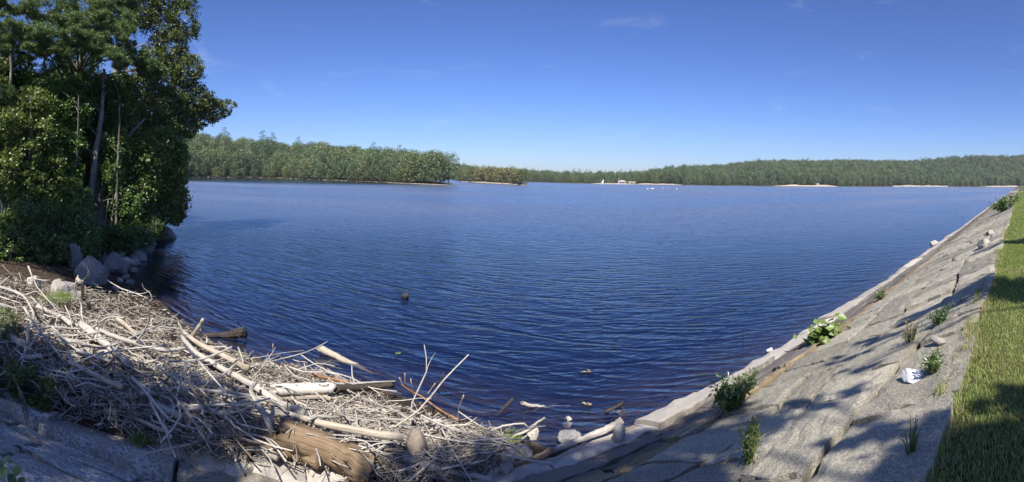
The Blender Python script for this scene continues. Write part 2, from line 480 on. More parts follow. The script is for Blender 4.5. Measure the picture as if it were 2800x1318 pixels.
def height(x, y):
    x = np.asarray(x, float); y = np.asarray(y, float)
    R, px, dn, df, dp, di = parts(x, y)
    _w = np.maximum(-np.maximum(np.maximum(dn, df), np.maximum(dp, di)), 0)
    z = -np.minimum(0.20 * np.minimum(_w, 2) + 0.34 * np.maximum(_w - 2, 0), 4.0)
    bump = (vnoise(x * 0.5, y * 0.5, 3) - 0.5)
    # natural bank of the near shore
    nat = 0.16 * np.minimum(dn, 4) + 0.09 * np.clip(dn - 4, 0, 14) + 0.02 * np.maximum(dn - 18, 0) + bump * 0.12 * smooth(0, 2, dn)
    nat = np.minimum(nat, 6)
    # the dam's own profile
    dam = np.where(y > EDGE_Y, slope_z(y) - 0.34, np.where(y > -4, CREST_Z - 0.06 - 0.10 * smooth(0.2, 0.7, y), CREST_Z - 0.06 - np.clip((-4 - y) * 0.45, 0, 4.5)))
    k = smooth(-13, -9.5, x) * (1 - smooth(FOOT_Y - 0.35, FOOT_Y - 0.05, y) * (x < 6))
    nearz = np.where(y < FOOT_Y, nat * (1 - k) + dam * k, nat)
    z = np.where(dn > 0, nearz, z)
    big = (vnoise(x * 0.012, y * 0.012, 5) - 0.5)
    zf = 0.05 * np.minimum(df, 20) + far_h(px) * smooth(5, 260, df) + big * 8 * smooth(30, 200, df)
    z = np.where((df > 0) & ((dn <= 0) | (x > 250)), np.maximum(zf, z * (dn > 0)), z)
    zp = 0.1 * np.minimum(dp, 6) + pen_h(px) * smooth(0, 75, R - pen_r(px)) * smooth(-10, 20, dp)
    z = np.where((dp > 0) & (dn <= 0) & (df <= 0), zp, z)
    zi = 0.12 * np.minimum(di, 10)
    z = np.where((di > 0) & (dn <= 0) & (df <= 0) & (dp <= 0), zi, z)
    return z

def height1(x, y): return float(height(np.array([x]), np.array([y]))[0])

def pile_z(x, y):
    """top of the driftwood heap"""
    x = np.asarray(x, float); y = np.asarray(y, float)
    dn = near_sd(x, y)
    g = height(x, y)
    t = 0.12 * smooth(-0.3, 1.2, dn) * (1 - smooth(2.0, 3.5, x)) + 0.05
    return np.maximum(g, 0.0) + t + 0.10 * (vnoise(x * 1.3, y * 1.3, 11) - 0.3) * smooth(0, 1, dn)

def at_pile(px, py, off=0.0):
    z = 0.4
    for _ in range(5):
        p = at(px, py, z)
        z = 0.5 * z + 0.5 * (float(pile_z(np.array([p[0]]), np.array([p[1]]))[0]) + off)
    return at(px, py, z)

def at_ground(px, py, off=0.0):
    z = 0.4
    for _ in range(8):
        p = at(px, py, z)
        z = 0.5 * z + 0.5 * (max(height1(p[0], p[1]), -0.05) + off)
    return at(px, py, z)

def at_slope(px, py):
    """point of the dam's stone face seen at this place of the photograph"""
    d = ray(px, py)
    k = (CREST_Z + EDGE_Y * SLOPE - EYE) / (d[2] + SLOPE * d[1])
    return np.array([d[0] * k, d[1] * k, EYE + d[2] * k])

# ---- ground sheet
def build_ground():
    a_in = np.radians(np.arange(-50, 96, 0.3))
    a_out = np.radians(np.arange(96, 310, 2.5))
    az = np.concatenate([a_in, a_out])
    R = np.concatenate([np.geomspace(0.4, 60, 210), np.geomspace(61, 1000, 190), np.geomspace(1030, 9000, 20)])
    A, RR = np.meshgrid(az, R)
    x = RR * np.sin(A); y = RR * np.cos(A)
    z = height(x, y)
    V = np.stack([x, y, z], -1).reshape(-1, 3)
    na, nr = len(az), len(R)
    i = np.arange(nr - 1)[:, None] * na; j = np.arange(na)[None]; j2 = (j + 1) % na
    Q = np.stack([i + j, i + j2, i + na + j2, i + na + j], -1).reshape(-1, 4)
    V = np.concatenate([V, [[0, 0, height1(0.01, 0.01)]]])
    T = np.stack([np.full(na, len(V) - 1), (np.arange(na) + 1) % na, np.arange(na)], 1)
    xx, yy = V[:, 0], V[:, 1]
    _, px, dn, df, dp, di = parts(xx, yy)
    mud = np.array([0.135, 0.11, 0.07]); soil = np.array([0.06, 0.046, 0.034]); floor_ = np.array([0.055, 0.042, 0.03])
    grass = np.array([0.085, 0.10, 0.03]); far = np.array([0.05, 0.055, 0.028])
    c = np.tile(far, (len(V), 1))
    near = dn > -60
    c[near] = mud
    l = (dn > 0)
    c[l] = soil
    wt = (1 - smooth(0.2, 1.2, dn))[:, None]
    c = np.where(l[:, None], c * (1 - wt) + np.array([0.03, 0.024, 0.018]) * wt, c)
    fl = smooth(2, 6, dn)[:, None]
    c = np.where(l[:, None], c * (1 - fl) + floor_ * fl, c)
    gr = l & (yy < EDGE_Y + 0.1) & (xx > -9)
    c[gr] = grass
    obj("ground", mesh("ground", V, [Q, T], True, {"zone": c}), M['ground'])["kind"] = "structure"

m, nt = nodes('ground'); t = NT(nt)
zc = t.n("ShaderNodeAttribute", attribute_name="zone").outputs['Color']
pos = t.n("ShaderNodeNewGeometry").outputs['Position']
n1 = t.noise(pos, 3.0, 6, 0.7); n2 = t.noise(pos, 40, 4, 0.7)
c = t.mixc(t.ramp(n1, [(0.35, 0.0), (0.7, 0.6)]), zc, t.mixc(0.5, zc, (0.16, 0.11, 0.07)))
c = t.mixc(t.math('MULTIPLY', t.ramp(n2, [(0.4, 1.0), (0.55, 0.0)]), 0.6), c, t.mixc(0.7, zc, (0.012, 0.01, 0.008)))
t.out(t.pbr(c, 0.95, t.bump(t.math('ADD', n1, n2), 0.7, 0.04), 0.15))
M['ground'] = m
build_ground()

# ---- water: one closed body of tea-brown lake water, ripples running in from the open lake
# height of the ripples as a node group, sampled three times for the surface's own slope
wg = bpy.data.node_groups.new("ripple_height", 'ShaderNodeTree')
wg.interface.new_socket("Vector", in_out='INPUT', socket_type='NodeSocketVector')
wg.interface.new_socket("Height", in_out='OUTPUT', socket_type='NodeSocketFloat')
g_ = NT(wg); gin = wg.nodes.new("NodeGroupInput"); gout = wg.nodes.new("NodeGroupOutput")
wpos = gin.outputs[0]
wang = math.radians(41)
def ripple(ang, sx, sy, detail, off):
    v = g_.mapping(wpos, (1, 1, 1), (0, 0, ang), off)       # long crests along local x, short along local y
    return g_.noise(g_.mapping(v, (sx, sy, 0.0)), 1.0, detail, 0.5, 0.25)
def ridged(n_, p): return g_.math('POWER', g_.math('SUBTRACT', 1.0, g_.math('ABSOLUTE', g_.math('SUBTRACT', g_.math('MULTIPLY', n_, 2.0), 1.0))), p)
r1 = ripple(wang, 0.50, 2.1, 1.5, (3, 1, 0))
r2 = ripple(wang - 0.35, 1.1, 3.6, 2, (11, 7, 0))
r3 = ripple(wang + 0.5, 0.09, 0.30, 1, (5, 2, 0))
r4 = ripple(wang + 0.2, 5.0, 9.0, 1, (1, 9, 0))
hh = g_.math('ADD', g_.math('MULTIPLY', r1, 0.036), g_.math('MULTIPLY', ridged(r1, 2.2), 0.038))
hh = g_.math('ADD', hh, g_.math('ADD', g_.math('MULTIPLY', r2, 0.025), g_.math('MULTIPLY', ridged(r2, 2.0), 0.018)))
hh = g_.math('ADD', hh, g_.math('ADD', g_.math('MULTIPLY', r3, 0.06), g_.math('MULTIPLY', r4, 0.012)))
wg.links.new(hh, gout.inputs[0])
m, nt = nodes('water'); t = NT(nt)
pos = t.n("ShaderNodeNewGeometry").outputs['Position']
gust = t.ramp(t.noise(t.mapping(pos, (0.012, 0.03, 0)), 1.0, 3), [(0.35, 0.50), (0.65, 1.1)])
wn_ = nt.nodes.new("ShaderNodeGroup"); wn_.node_tree = wg; nt.links.new(pos, wn_.inputs[0])
# the open lake is roughened by wind, the cove and the lee of the peninsula lie calmer
def away(cx, cy, r0, r1):
    d_ = t.n("ShaderNodeVectorMath", operation='DISTANCE', ins={0: pos, 1: (cx, cy, 0)}).outputs['Value']
    return t.n("ShaderNodeMapRange", interpolation_type='SMOOTHSTEP', ins={0: d_, 1: r0, 2: r1, 3: 0.0, 4: 1.0}).outputs[0]
calm = t.math('MINIMUM', away(0, 6, 5, 34), away(-38, 224, 62, 100))
rough = t.math('ADD', 0.11, t.math('MULTIPLY', t.math('MULTIPLY', calm, gust), 0.27))
bmp = t.n("ShaderNodeBump", ins={'Strength': gust, 'Distance': 1.0, 'Height': wn_.outputs[0]}).outputs[0]
fr = t.n("ShaderNodeFresnel", ins={'IOR': 1.62, 'Normal': bmp}).outputs[0]
gl = t.n("ShaderNodeBsdfGlossy", ins={'Color': (0.84, 0.93, 1.0, 1), 'Roughness': rough, 'Normal': bmp}).outputs[0]
tr = t.n("ShaderNodeBsdfTransparent", ins={'Color': (0.92, 0.9, 0.86, 1)}).outputs[0]
vol = t.n("ShaderNodeVolumeAbsorption", ins={'Color': (0.52, 0.42, 0.22, 1), 'Density': 2.3}).outputs[0]
df = t.n("ShaderNodeBsdfDiffuse", ins={'Color': (0.012, 0.024, 0.090, 1)}).outputs[0]     # light scattered back out of the water
body = t.n("ShaderNodeMixShader", ins={0: 0.28, 1: tr, 2: df}).outputs[0]
t.out(t.n("ShaderNodeMixShader", ins={0: fr, 1: body, 2: gl}).outputs[0], vol)
M['water'] = m
def build_water():
    n = 96
    a = np.linspace(0, 2 * np.pi, n, endpoint=False)
    ring = np.stack([np.sin(a) * 2500, np.cos(a) * 2500], 1)
    V = [[0, 0, 0]] + [[p[0], p[1], 0] for p in ring] + [[p[0], p[1], -8] for p in ring] + [[0, 0, -8]]
    T, Q = [], []
    for i in range(n):
        k = (i + 1) % n
        T.append((0, 1 + k, 1 + i)); T.append((2 * n + 1, n + 1 + i, n + 1 + k))
        Q.append((1 + i, 1 + k, n + 1 + k, n + 1 + i))
    o = obj("water", mesh("water", np.array(V, float), [np.array(T), np.array(Q)]), M['water'])
    o["kind"] = "structure"; o["label"] = "dark blue rippled lake water"
build_water()

# ------------------------------------------------------------------ trees seen across the water
def crown_cloud(r, puffs, n_each, size, up=0.6, aspect=0.8, shell=0.55):
    Vs, Ts, k = [], [], 0
    for c, rad in puffs:
        n = n_each
        d = rand_dirs(n, r)
        rr = (shell + (1 - shell) * r.random(n))[:, None] ** 0.6
        P = np.asarray(c) + d * np.asarray(rad) * rr
        V, T = leaves(P, size, r, up, aspect, 0.1, outward=d, ow=1.3)
        Vs.append(V); Ts.append(T + k); k += len(V)
    return np.concatenate(Vs), np.concatenate(Ts)

def proto_leafy(seed, hgt=16.0, wid=4.6, kind=0, low=0.12):
    r = np.random.default_rng(seed)
    puffs = []
    n = 36
    for i in range(n):
        f = (i + 0.5) / n
        s = 1.15 + r.random() * 1.0
        zz = hgt * (low + (0.94 - low) * f)
        prof = math.sqrt(max(0.05, 1 - ((f - 0.46) / 0.60) ** 2)) * (1 - 0.12 * kind * f)
        a = i * 2.4 + r.random() * 0.9
        rd = wid * prof * (0.45 + 0.55 * r.random())
        puffs.append(((rd * math.cos(a), rd * math.sin(a), zz), (s * 1.3, s * 1.3, s * 0.95)))
    V, T = crown_cloud(r, puffs, 80, 0.52)
    crown = mesh("leafy_crown", V, T)
    mb = MB()
    top = np.array([r.normal() * 0.4, r.normal() * 0.4, hgt * 0.85])
    mb.add(*tube(curve_pts([(0, 0, -0.6), (r.normal() * .2, r.normal() * .2, hgt * 0.35), top], 7), [0.26, 0.05], 7))
    for c, rad in puffs[::4]:
        z0 = max(1.5, c[2] - 3.5)
        mb.add(*tube(curve_pts([(0, 0, z0), (c[0] * .5, c[1] * .5, z0 + 1.2), c], 4), [0.09, 0.02], 5))
    trunk = mesh("leafy_trunk", *_fv(mb), True)
    return crown, trunk

def _fv(mb):
    f = []
    if mb.Q: f.append(np.concatenate(mb.Q))
    if mb.T: f.append(np.concatenate(mb.T))
    return np.concatenate(mb.V), f

def proto_pine(seed, hgt=19.0):
    r = np.random.default_rng(seed)
    puffs = []
    for i in range(16):
        f = i / 15
        zz = hgt * (0.25 + 0.73 * f)
        L = 4.4 * (1 - f) ** 0.5 + 0.7
        for j in range(4 if f < 0.85 else 2):
            a = i * 1.1 + j * 1.57 + r.random() * 0.7
            q = 0.35 + 0.65 * r.random()
            puffs.append(((L * q * math.cos(a), L * q * math.sin(a), zz + 0.3 * q), (1.1, 1.1, 0.35)))
    V, T = crown_cloud(r, puffs, 32, 0.5, up=0.9, aspect=0.35)
    crown = mesh("pine_crown", V, T)
    mb = MB()
    mb.add(*tube(curve_pts([(0, 0, -0.6), (0.1, 0, hgt * 0.5), (0, 0.1, hgt * 0.98)], 7), [0.28, 0.03], 7))
    for c, rad in puffs[::3]:
        mb.add(*tube(np.array([(0, 0, c[2] - 0.4), c]), [0.06, 0.015], 4))
    return crown, mesh("pine_trunk", *_fv(mb), True)

PROTO = [proto_leafy(s, 16, 4.4 + 0.5 * (s % 3), s % 2) for s in (1, 2, 3, 4, 5)] + [proto_pine(s) for s in (11, 12)]
PROTO_I = [proto_leafy(s, 11, 3.6, 1, 0.1) for s in (21, 22)]
for i, (c_, t_) in enumerate(PROTO):
    c_.materials.append(M['leaf_far'] if i < 5 else M['leaf_pine_far']); t_.materials.append(M['bark'])
for c_, t_ in PROTO_I:
    c_.materials.append(M['leaf_island']); t_.materials.append(M['bark'])

def plant_tree(pr, name, label, group, x, y, s, z=None, cat="tree", tilt=0.0):
    zz = height1(x, y) if z is None else z
    e = empty(name, (x, y, zz - 0.1), rng.random() * 6.28)
    e.scale = (s * (0.9 + 0.2 * rng.random()), s * (0.9 + 0.2 * rng.random()), s)
    e.rotation_euler[0] = tilt
    tag(e, label, cat, group)
    cr = obj("crown", pr[0], None, e); obj("trunk", pr[1], None, e)
    return e, cr

def pol(px, R): return R * math.sin(col_az(px)), R * math.cos(col_az(px))

far_crowns = {}
# wooded peninsula: single trees, nearest rows first
n_pen = 0
g = "trees on the wooded peninsula"
for row, (dep, step) in enumerate(((3.0, 26), (10, 30), (19, 32), (30, 36), (44, 40))):
    px = 425 + row * 9
    while px < 1240:
        p = px + rng.normal() * 6
        R = pen_r(p) + dep + rng.normal() * 1.5
        if dep < pen_d(p) - 3:
            k = int(rng.integers(0, 5))
            s = (0.66 if row == 0 and p < 1090 else 0.86) * (0.82 + 0.36 * rng.random())
            if row == 0 and p < 1090 and rng.random() < 0.35: s *= 0.62
            x, y = pol(p, R)
            where = ["close to the near grove", "below the tall pines", "in the middle stretch", "towards the right tip"][int(np.searchsorted([600, 790, 1010], p))]
            lab = ["leafy tree at the water's edge of the peninsula, ", "leafy tree in the second rank of the peninsula, ", "leafy tree in the third rank of the peninsula, ", "leafy tree part way up the peninsula's slope, ", "leafy tree highest up the peninsula's slope, "][row] + where
            e, c_ = plant_tree(PROTO[k], "leafy_tree", lab, g, x, y, s)
            far_crowns.setdefault(k, c_); n_pen += 1
        px += step * (0.8 + 0.4 * rng.random())
for p, R, s, k, lab in ((612, 290, 1.30, 5, "tall dark pine rising at the start of the wooded peninsula"), (718, 300, 1.42, 6, "broad tall pine standing above the peninsula tree line"),
                        (742, 305, 1.30, 5, "pine close behind the broad tall pine on the peninsula"), (815, 330, 1.0, 6, "small dark pine on the peninsula skyline right of the broad pine"),
                        (1020, 290, 1.0, 6, "dark treetop on the peninsula skyline towards its tip"), (1092, 262, 0.95, 5, "dark treetop nearest the peninsula tip")):
    x, y = pol(p, R)
    e, c_ = plant_tree(PROTO[k], "pine_tree", lab, "pines on the wooded peninsula", x, y, s)
    far_crowns.setdefault(k, c_)
# low island with sandy rim
for i in range(26):
    p = 1256 + i * 7.0 + rng.normal() * 2
    R = isl_r(p) + 3 + rng.random() * max(2, isl_d(p) - 8)
    x, y = pol(p, R)
    plant_tree(PROTO_I[i % 2], "island_tree", "small yellowish tree on the low sandy island, " + ("at its near left end" if i < 8 else "in its middle" if i < 18 else "at its right tip"), "trees on the low island", x, y, 0.62 + 0.35 * rng.random())
# first rows along the far shore
g = "trees along the far shore"
for row, (dep, step) in enumerate(((6, 14.5), (15, 19))):
    px = 1446.0 + 5 * row
    while px < 2830:
        p = px + rng.normal() * 2
        sandy = (1735 < p < 1865) or (2125 < p < 2296) or (2440 < p < 2592) or (2700 < p < 2800)
        R = far_r(p) + dep + (16 if sandy else 0) + rng.normal() * 2
        x, y = pol(p, R)
        k = int(rng.integers(0, 5)) if rng.random() < 0.86 else int(rng.integers(5, 7))
        where = ["left of the landing boats", "behind the landing boats and boathouse", "behind the pale strip right of the boathouse", "between the pale strip and the tan beach", "behind the tan beach", "between the tan beach and the low wall", "behind the low stone wall", "between the low wall and the dam's end"][int(np.searchsorted([1618, 1735, 1866, 2115, 2300, 2440, 2592], p))]
        lab = ("front-rank tree of the far shore, " if row == 0 else "second-rank tree of the far shore, ") + where
        e, c_ = plant_tree(PROTO[k], "shore_tree", lab, g, x, y, (0.45 if row == 0 and not sandy else 0.72) * (0.7 + 0.6 * rng.random()) * float(np.interp(p, [1446, 1500, 1700, 1850], [.85, .8, .8, 1.05])))
        far_crowns.setdefault(k, c_)
        px += step * (0.75 + 0.5 * rng.random())

# the woods behind read as one mass
def forest_points():
    pts = []
    def scatter(pxs, Rs, cond, dens):
        pass
    # far hills
    a0, a1 = col_az(1150), col_az(3050)
    st = 7.6
    xs = np.arange(-200, 1300, st); ys = np.arange(-320, 1300, st)
    X, Y = np.meshgrid(xs, ys); X = X.ravel() + rng.uniform(-3, 3, X.size); Y = Y.ravel() + rng.uniform(-3, 3, Y.size)
    A = np.arctan2(X, Y); R = np.hypot(X, Y); p = X0 + F * A
    df = R - far_r(p)
    ok = (A > a0) & (A < a1) & (df > 22) & (df < 380)
    X, Y, p = X[ok], Y[ok], p[ok]
    idx = np.where(rng.random(len(X)) < 0.88, rng.integers(0, 5, len(X)), rng.integers(5, 7, len(X)))
    s = (0.58 + 0.55 * rng.random(len(X)) ** 1.3) * np.interp(p, [1150, 1300, 1480, 1700, 1850], [.95, .85, .68, .70, 1.0])
    pts.append((X, Y, idx, s))
    # rest of the peninsula
    st = 6.6
    xs = np.arange(-220, 90, st); ys = np.arange(120, 460, st)
    X, Y = np.meshgrid(xs, ys); X = X.ravel() + rng.uniform(-2.6, 2.6, X.size); Y = Y.ravel() + rng.uniform(-2.6, 2.6, Y.size)
    A = np.arctan2(X, Y); R = np.hypot(X, Y); p = X0 + F * A
    dd = R - pen_r(p)
    ok = (dd > 34) & (dd < pen_d(p) - 4) & (p > 330) & (p < 1238)
    X, Y = X[ok], Y[ok]
    pts.append((X, Y, rng.integers(0, 5, len(X)), 0.62 + 0.45 * rng.random(len(X)) ** 1.2))
    return pts

def gn_forest(name, label, P, idx, s):
    z = height(P[:, 0], P[:, 1]) - 0.2
    V = np.stack([P[:, 0], P[:, 1], z], 1)
    me = bpy.data.meshes.new(name)
    me.vertices.add(len(V)); me.vertices.foreach_set("co", V.astype(np.float32).ravel())
    a = me.attributes.new("idx", 'INT', 'POINT'); a.data.foreach_set("value", idx.astype(np.int32))
    a = me.attributes.new("scl", 'FLOAT', 'POINT'); a.data.foreach_set("value", s.astype(np.float32))
    a = me.attributes.new("rot", 'FLOAT', 'POINT'); a.data.foreach_set("value", (rng.random(len(V)) * 6.28).astype(np.float32))
    o = obj(name, me); tag(o, label, None, None, "stuff")
    ng = bpy.data.node_groups.new(name, 'GeometryNodeTree')
    ng.interface.new_socket("Geometry", in_out='INPUT', socket_type='NodeSocketGeometry')
    ng.interface.new_socket("Geometry", in_out='OUTPUT', socket_type='NodeSocketGeometry')
    N = ng.nodes; L = ng.links
    gi = N.new("NodeGroupInput"); go = N.new("NodeGroupOutput")
    jo = N.new("GeometryNodeJoinGeometry")
    for k in sorted(far_crowns, reverse=True):
        oi = N.new("GeometryNodeObjectInfo"); oi.inputs['Object'].default_value = far_crowns[k]; oi.inputs['As Instance'].default_value = True
        oi.transform_space = 'ORIGINAL'
        L.new(oi.outputs['Geometry'], jo.inputs[0])
    ip = N.new("GeometryNodeInstanceOnPoints"); ip.inputs['Pick Instance'].default_value = True
    def attr(nm, typ):
        n = N.new("GeometryNodeInputNamedAttribute"); n.data_type = typ; n.inputs['Name'].default_value = nm
        return n.outputs['Attribute']
    L.new(gi.outputs[0], ip.inputs['Points']); L.new(jo.outputs[0], ip.inputs['Instance'])
    L.new(attr("idx", 'INT'), ip.inputs['Instance Index'])
    cx = N.new("ShaderNodeCombineXYZ"); L.new(attr("rot", 'FLOAT'), cx.inputs[2])
    L.new(cx.outputs[0], ip.inputs['Rotation'])
    L.new(attr("scl", 'FLOAT'), ip.inputs['Scale'])
    L.new(ip.outputs[0], go.inputs[0])
    md = o.modifiers.new("trees", 'NODES'); md.node_group = ng
    return o

fp = forest_points()
gn_forest("far_forest", "wooded hills covered in trees behind the far shore", np.stack(fp[0][:2], 1), fp[0][2], fp[0][3])
gn_forest("peninsula_forest", "woods covering the hill of the peninsula behind its front trees", np.stack(fp[1][:2], 1), fp[1][2], fp[1][3])

# ------------------------------------------------------------------ the dam: stone face, kerb at the water, grass crest
m, nt = nodes('dam_stone'); t = NT(nt)
oi = t.n("ShaderNodeObjectInfo").outputs['Random']
pos = t.n("ShaderNodeNewGeometry").outputs['Position']
sep = t.n("ShaderNodeSeparateXYZ", ins={0: pos})
X_, Y_ = sep.outputs[0], sep.outputs[1]
fine = t.noise(t.mapping(pos, (1.0, 0.6, 1.0), (0, 0, 0.4)), 60, 4, 0.75)
med = t.noise(pos, 8, 5, 0.7)
big = t.noise(pos, 1.1, 4, 0.6)
lich = t.mixc(t.ramp(fine, [(0.36, 0.0), (0.62, 1.0)]), (0.17, 0.155, 0.125), (0.46, 0.425, 0.34))
lich = t.mixc(t.math('MULTIPLY', t.ramp(big, [(0.48, 0.0), (0.66, 1.0)]), 0.55), lich, t.mixc(t.ramp(fine, [(0.4, 0.0), (0.6, 1.0)]), (0.12, 0.115, 0.10), (0.29, 0.28, 0.245)))
lich = t.mixc(t.math('MULTIPLY', t.ramp(med, [(0.56, 0.0), (0.7, 1.0)]), 0.5), lich, (0.50, 0.48, 0.40))
# crusty black and white lichen on the old slabs at the near end
sp_ = t.noise(pos, 22, 5, 0.75); sp2 = t.noise(pos, 2.6, 3)
crust = t.mixc(t.ramp(sp_, [(0.44, 0.0), (0.56, 1.0)]), (0.20, 0.21, 0.22), (0.62, 0.63, 0.61))
nearend = t.math('MULTIPLY', t.ramp(t.math('MULTIPLY', X_, -0.25), [(0.1, 0.0), (0.5, 0.85)]), t.ramp(sp2, [(0.38, 0.25), (0.6, 1.0)]))
lich = t.mixc(nearend, lich, crust)
# water-stained lower courses: pale scoured ledge, dark bare band, ochre streak above it
yw = t.math('ADD', Y_, t.math('MULTIPLY', t.math('SUBTRACT', big, 0.5), 0.75))
yw = t.math('ADD', yw, t.math('MULTIPLY', t.math('SUBTRACT', med, 0.5), 0.25))
dark = t.mixc(t.ramp(fine, [(0.35, 0.0), (0.7, 1.0)]), (0.12, 0.11, 0.10), (0.20, 0.185, 0.17))
ochre = t.mixc(t.ramp(fine, [(0.4, 0.0), (0.65, 1.0)]), (0.22, 0.15, 0.075), (0.42, 0.33, 0.20))
pale = t.mixc(t.ramp(fine, [(0.3, 0.0), (0.7, 1.0)]), (0.36, 0.325, 0.28), (0.52, 0.48, 0.42))
wet = t.ramp(t.math('ADD', t.math('MULTIPLY', X_, 0.25), 0.5), [(0.2, 0.0), (0.7, 1.0)])
c = t.mixc(t.math('MULTIPLY', wet, t.ramp(t.math('SUBTRACT', yw, 3.0), [(0.55, 0.0), (0.72, 0.9)])), lich, ochre)
c = t.mixc(t.math('MULTIPLY', wet, t.ramp(t.math('SUBTRACT', yw, 3.0), [(0.80, 0.0), (0.92, 0.95)])), c, dark)
yk = t.math('ADD', Y_, t.math('MULTIPLY', t.math('SUBTRACT', med, 0.5), 0.22))
c = t.mixc(t.math('MULTIPLY', wet, t.ramp(t.math('SUBTRACT', yk, 4.0), [(0.58, 0.0), (0.68, 1.0)])), c, pale)
c = t.n("ShaderNodeHueSaturation", ins={'Color': c, 'Value': t.math('ADD', t.math('MULTIPLY', oi, 0.55), 0.74)}).outputs[0]
t.out(t.pbr(c, 0.92, t.bump(t.math('ADD', t.math('MULTIPLY', fine, 0.5), med), 0.8, 0.03), 0.2))
M['dam_stone'] = m

def slab_mesh(x0, x1, sk, ylo, yhi, gap, thick, r, sub=4, relief=0.006, tops=0.0):
    """one irregular stone between two wandering course lines; its top follows the dam face"""
    n = sub
    g = np.linspace(0, 1, n + 1)
    U, Vv = np.meshgrid(g, g)
    U = U.ravel(); Vv = Vv.ravel()
    wob = 0.02 * np.sin(Vv * 7 + x0 * 5)
    x = (x0 + gap) * (1 - U) + (x1 - gap) * U + wob
    lo, hi = ylo(x) + gap, yhi(x) - gap
    y = lo * (1 - Vv) + hi * Vv
    P = np.stack([x, y], 1)
    edge = (U == 0) | (U == 1) | (Vv == 0) | (Vv == 1)
    cen = P.mean(0)
    P = P + r.normal(size=P.shape) * np.where(edge, 0.011, 0.02)[:, None]
    tilt = r.normal(size=2) * 0.010
    z = slope_z(P[:, 1]) + (P - cen) @ tilt + r.normal(size=len(P)) * relief
    z += 0.030 * (vnoise(P[:, 0] * 2.6, P[:, 1] * 2.6, 31) - 0.5) + 0.016 * (vnoise(P[:, 0] * 7, P[:, 1] * 7, 32) - 0.5)
    z -= np.where(edge, 0.006 + 0.024 * r.random(len(P)) ** 2, 0)
    z += tops
    V = np.concatenate([np.c_[P, z], np.c_[P, z - thick]])
    k = n + 1
    idx = np.arange(k * k).reshape(k, k)
    Q = [np.stack([idx[:-1, :-1], idx[:-1, 1:], idx[1:, 1:], idx[1:, :-1]], -1).reshape(-1, 4)]
    rim = np.concatenate([idx[0, :], idx[1:, -1], idx[-1, -2::-1], idx[-2:0:-1, 0]])
    nx = np.roll(rim, -1)
    N = k * k
    Q.append(np.stack([rim, rim + N, nx + N, nx], -1))
    return V, np.concatenate(Q)

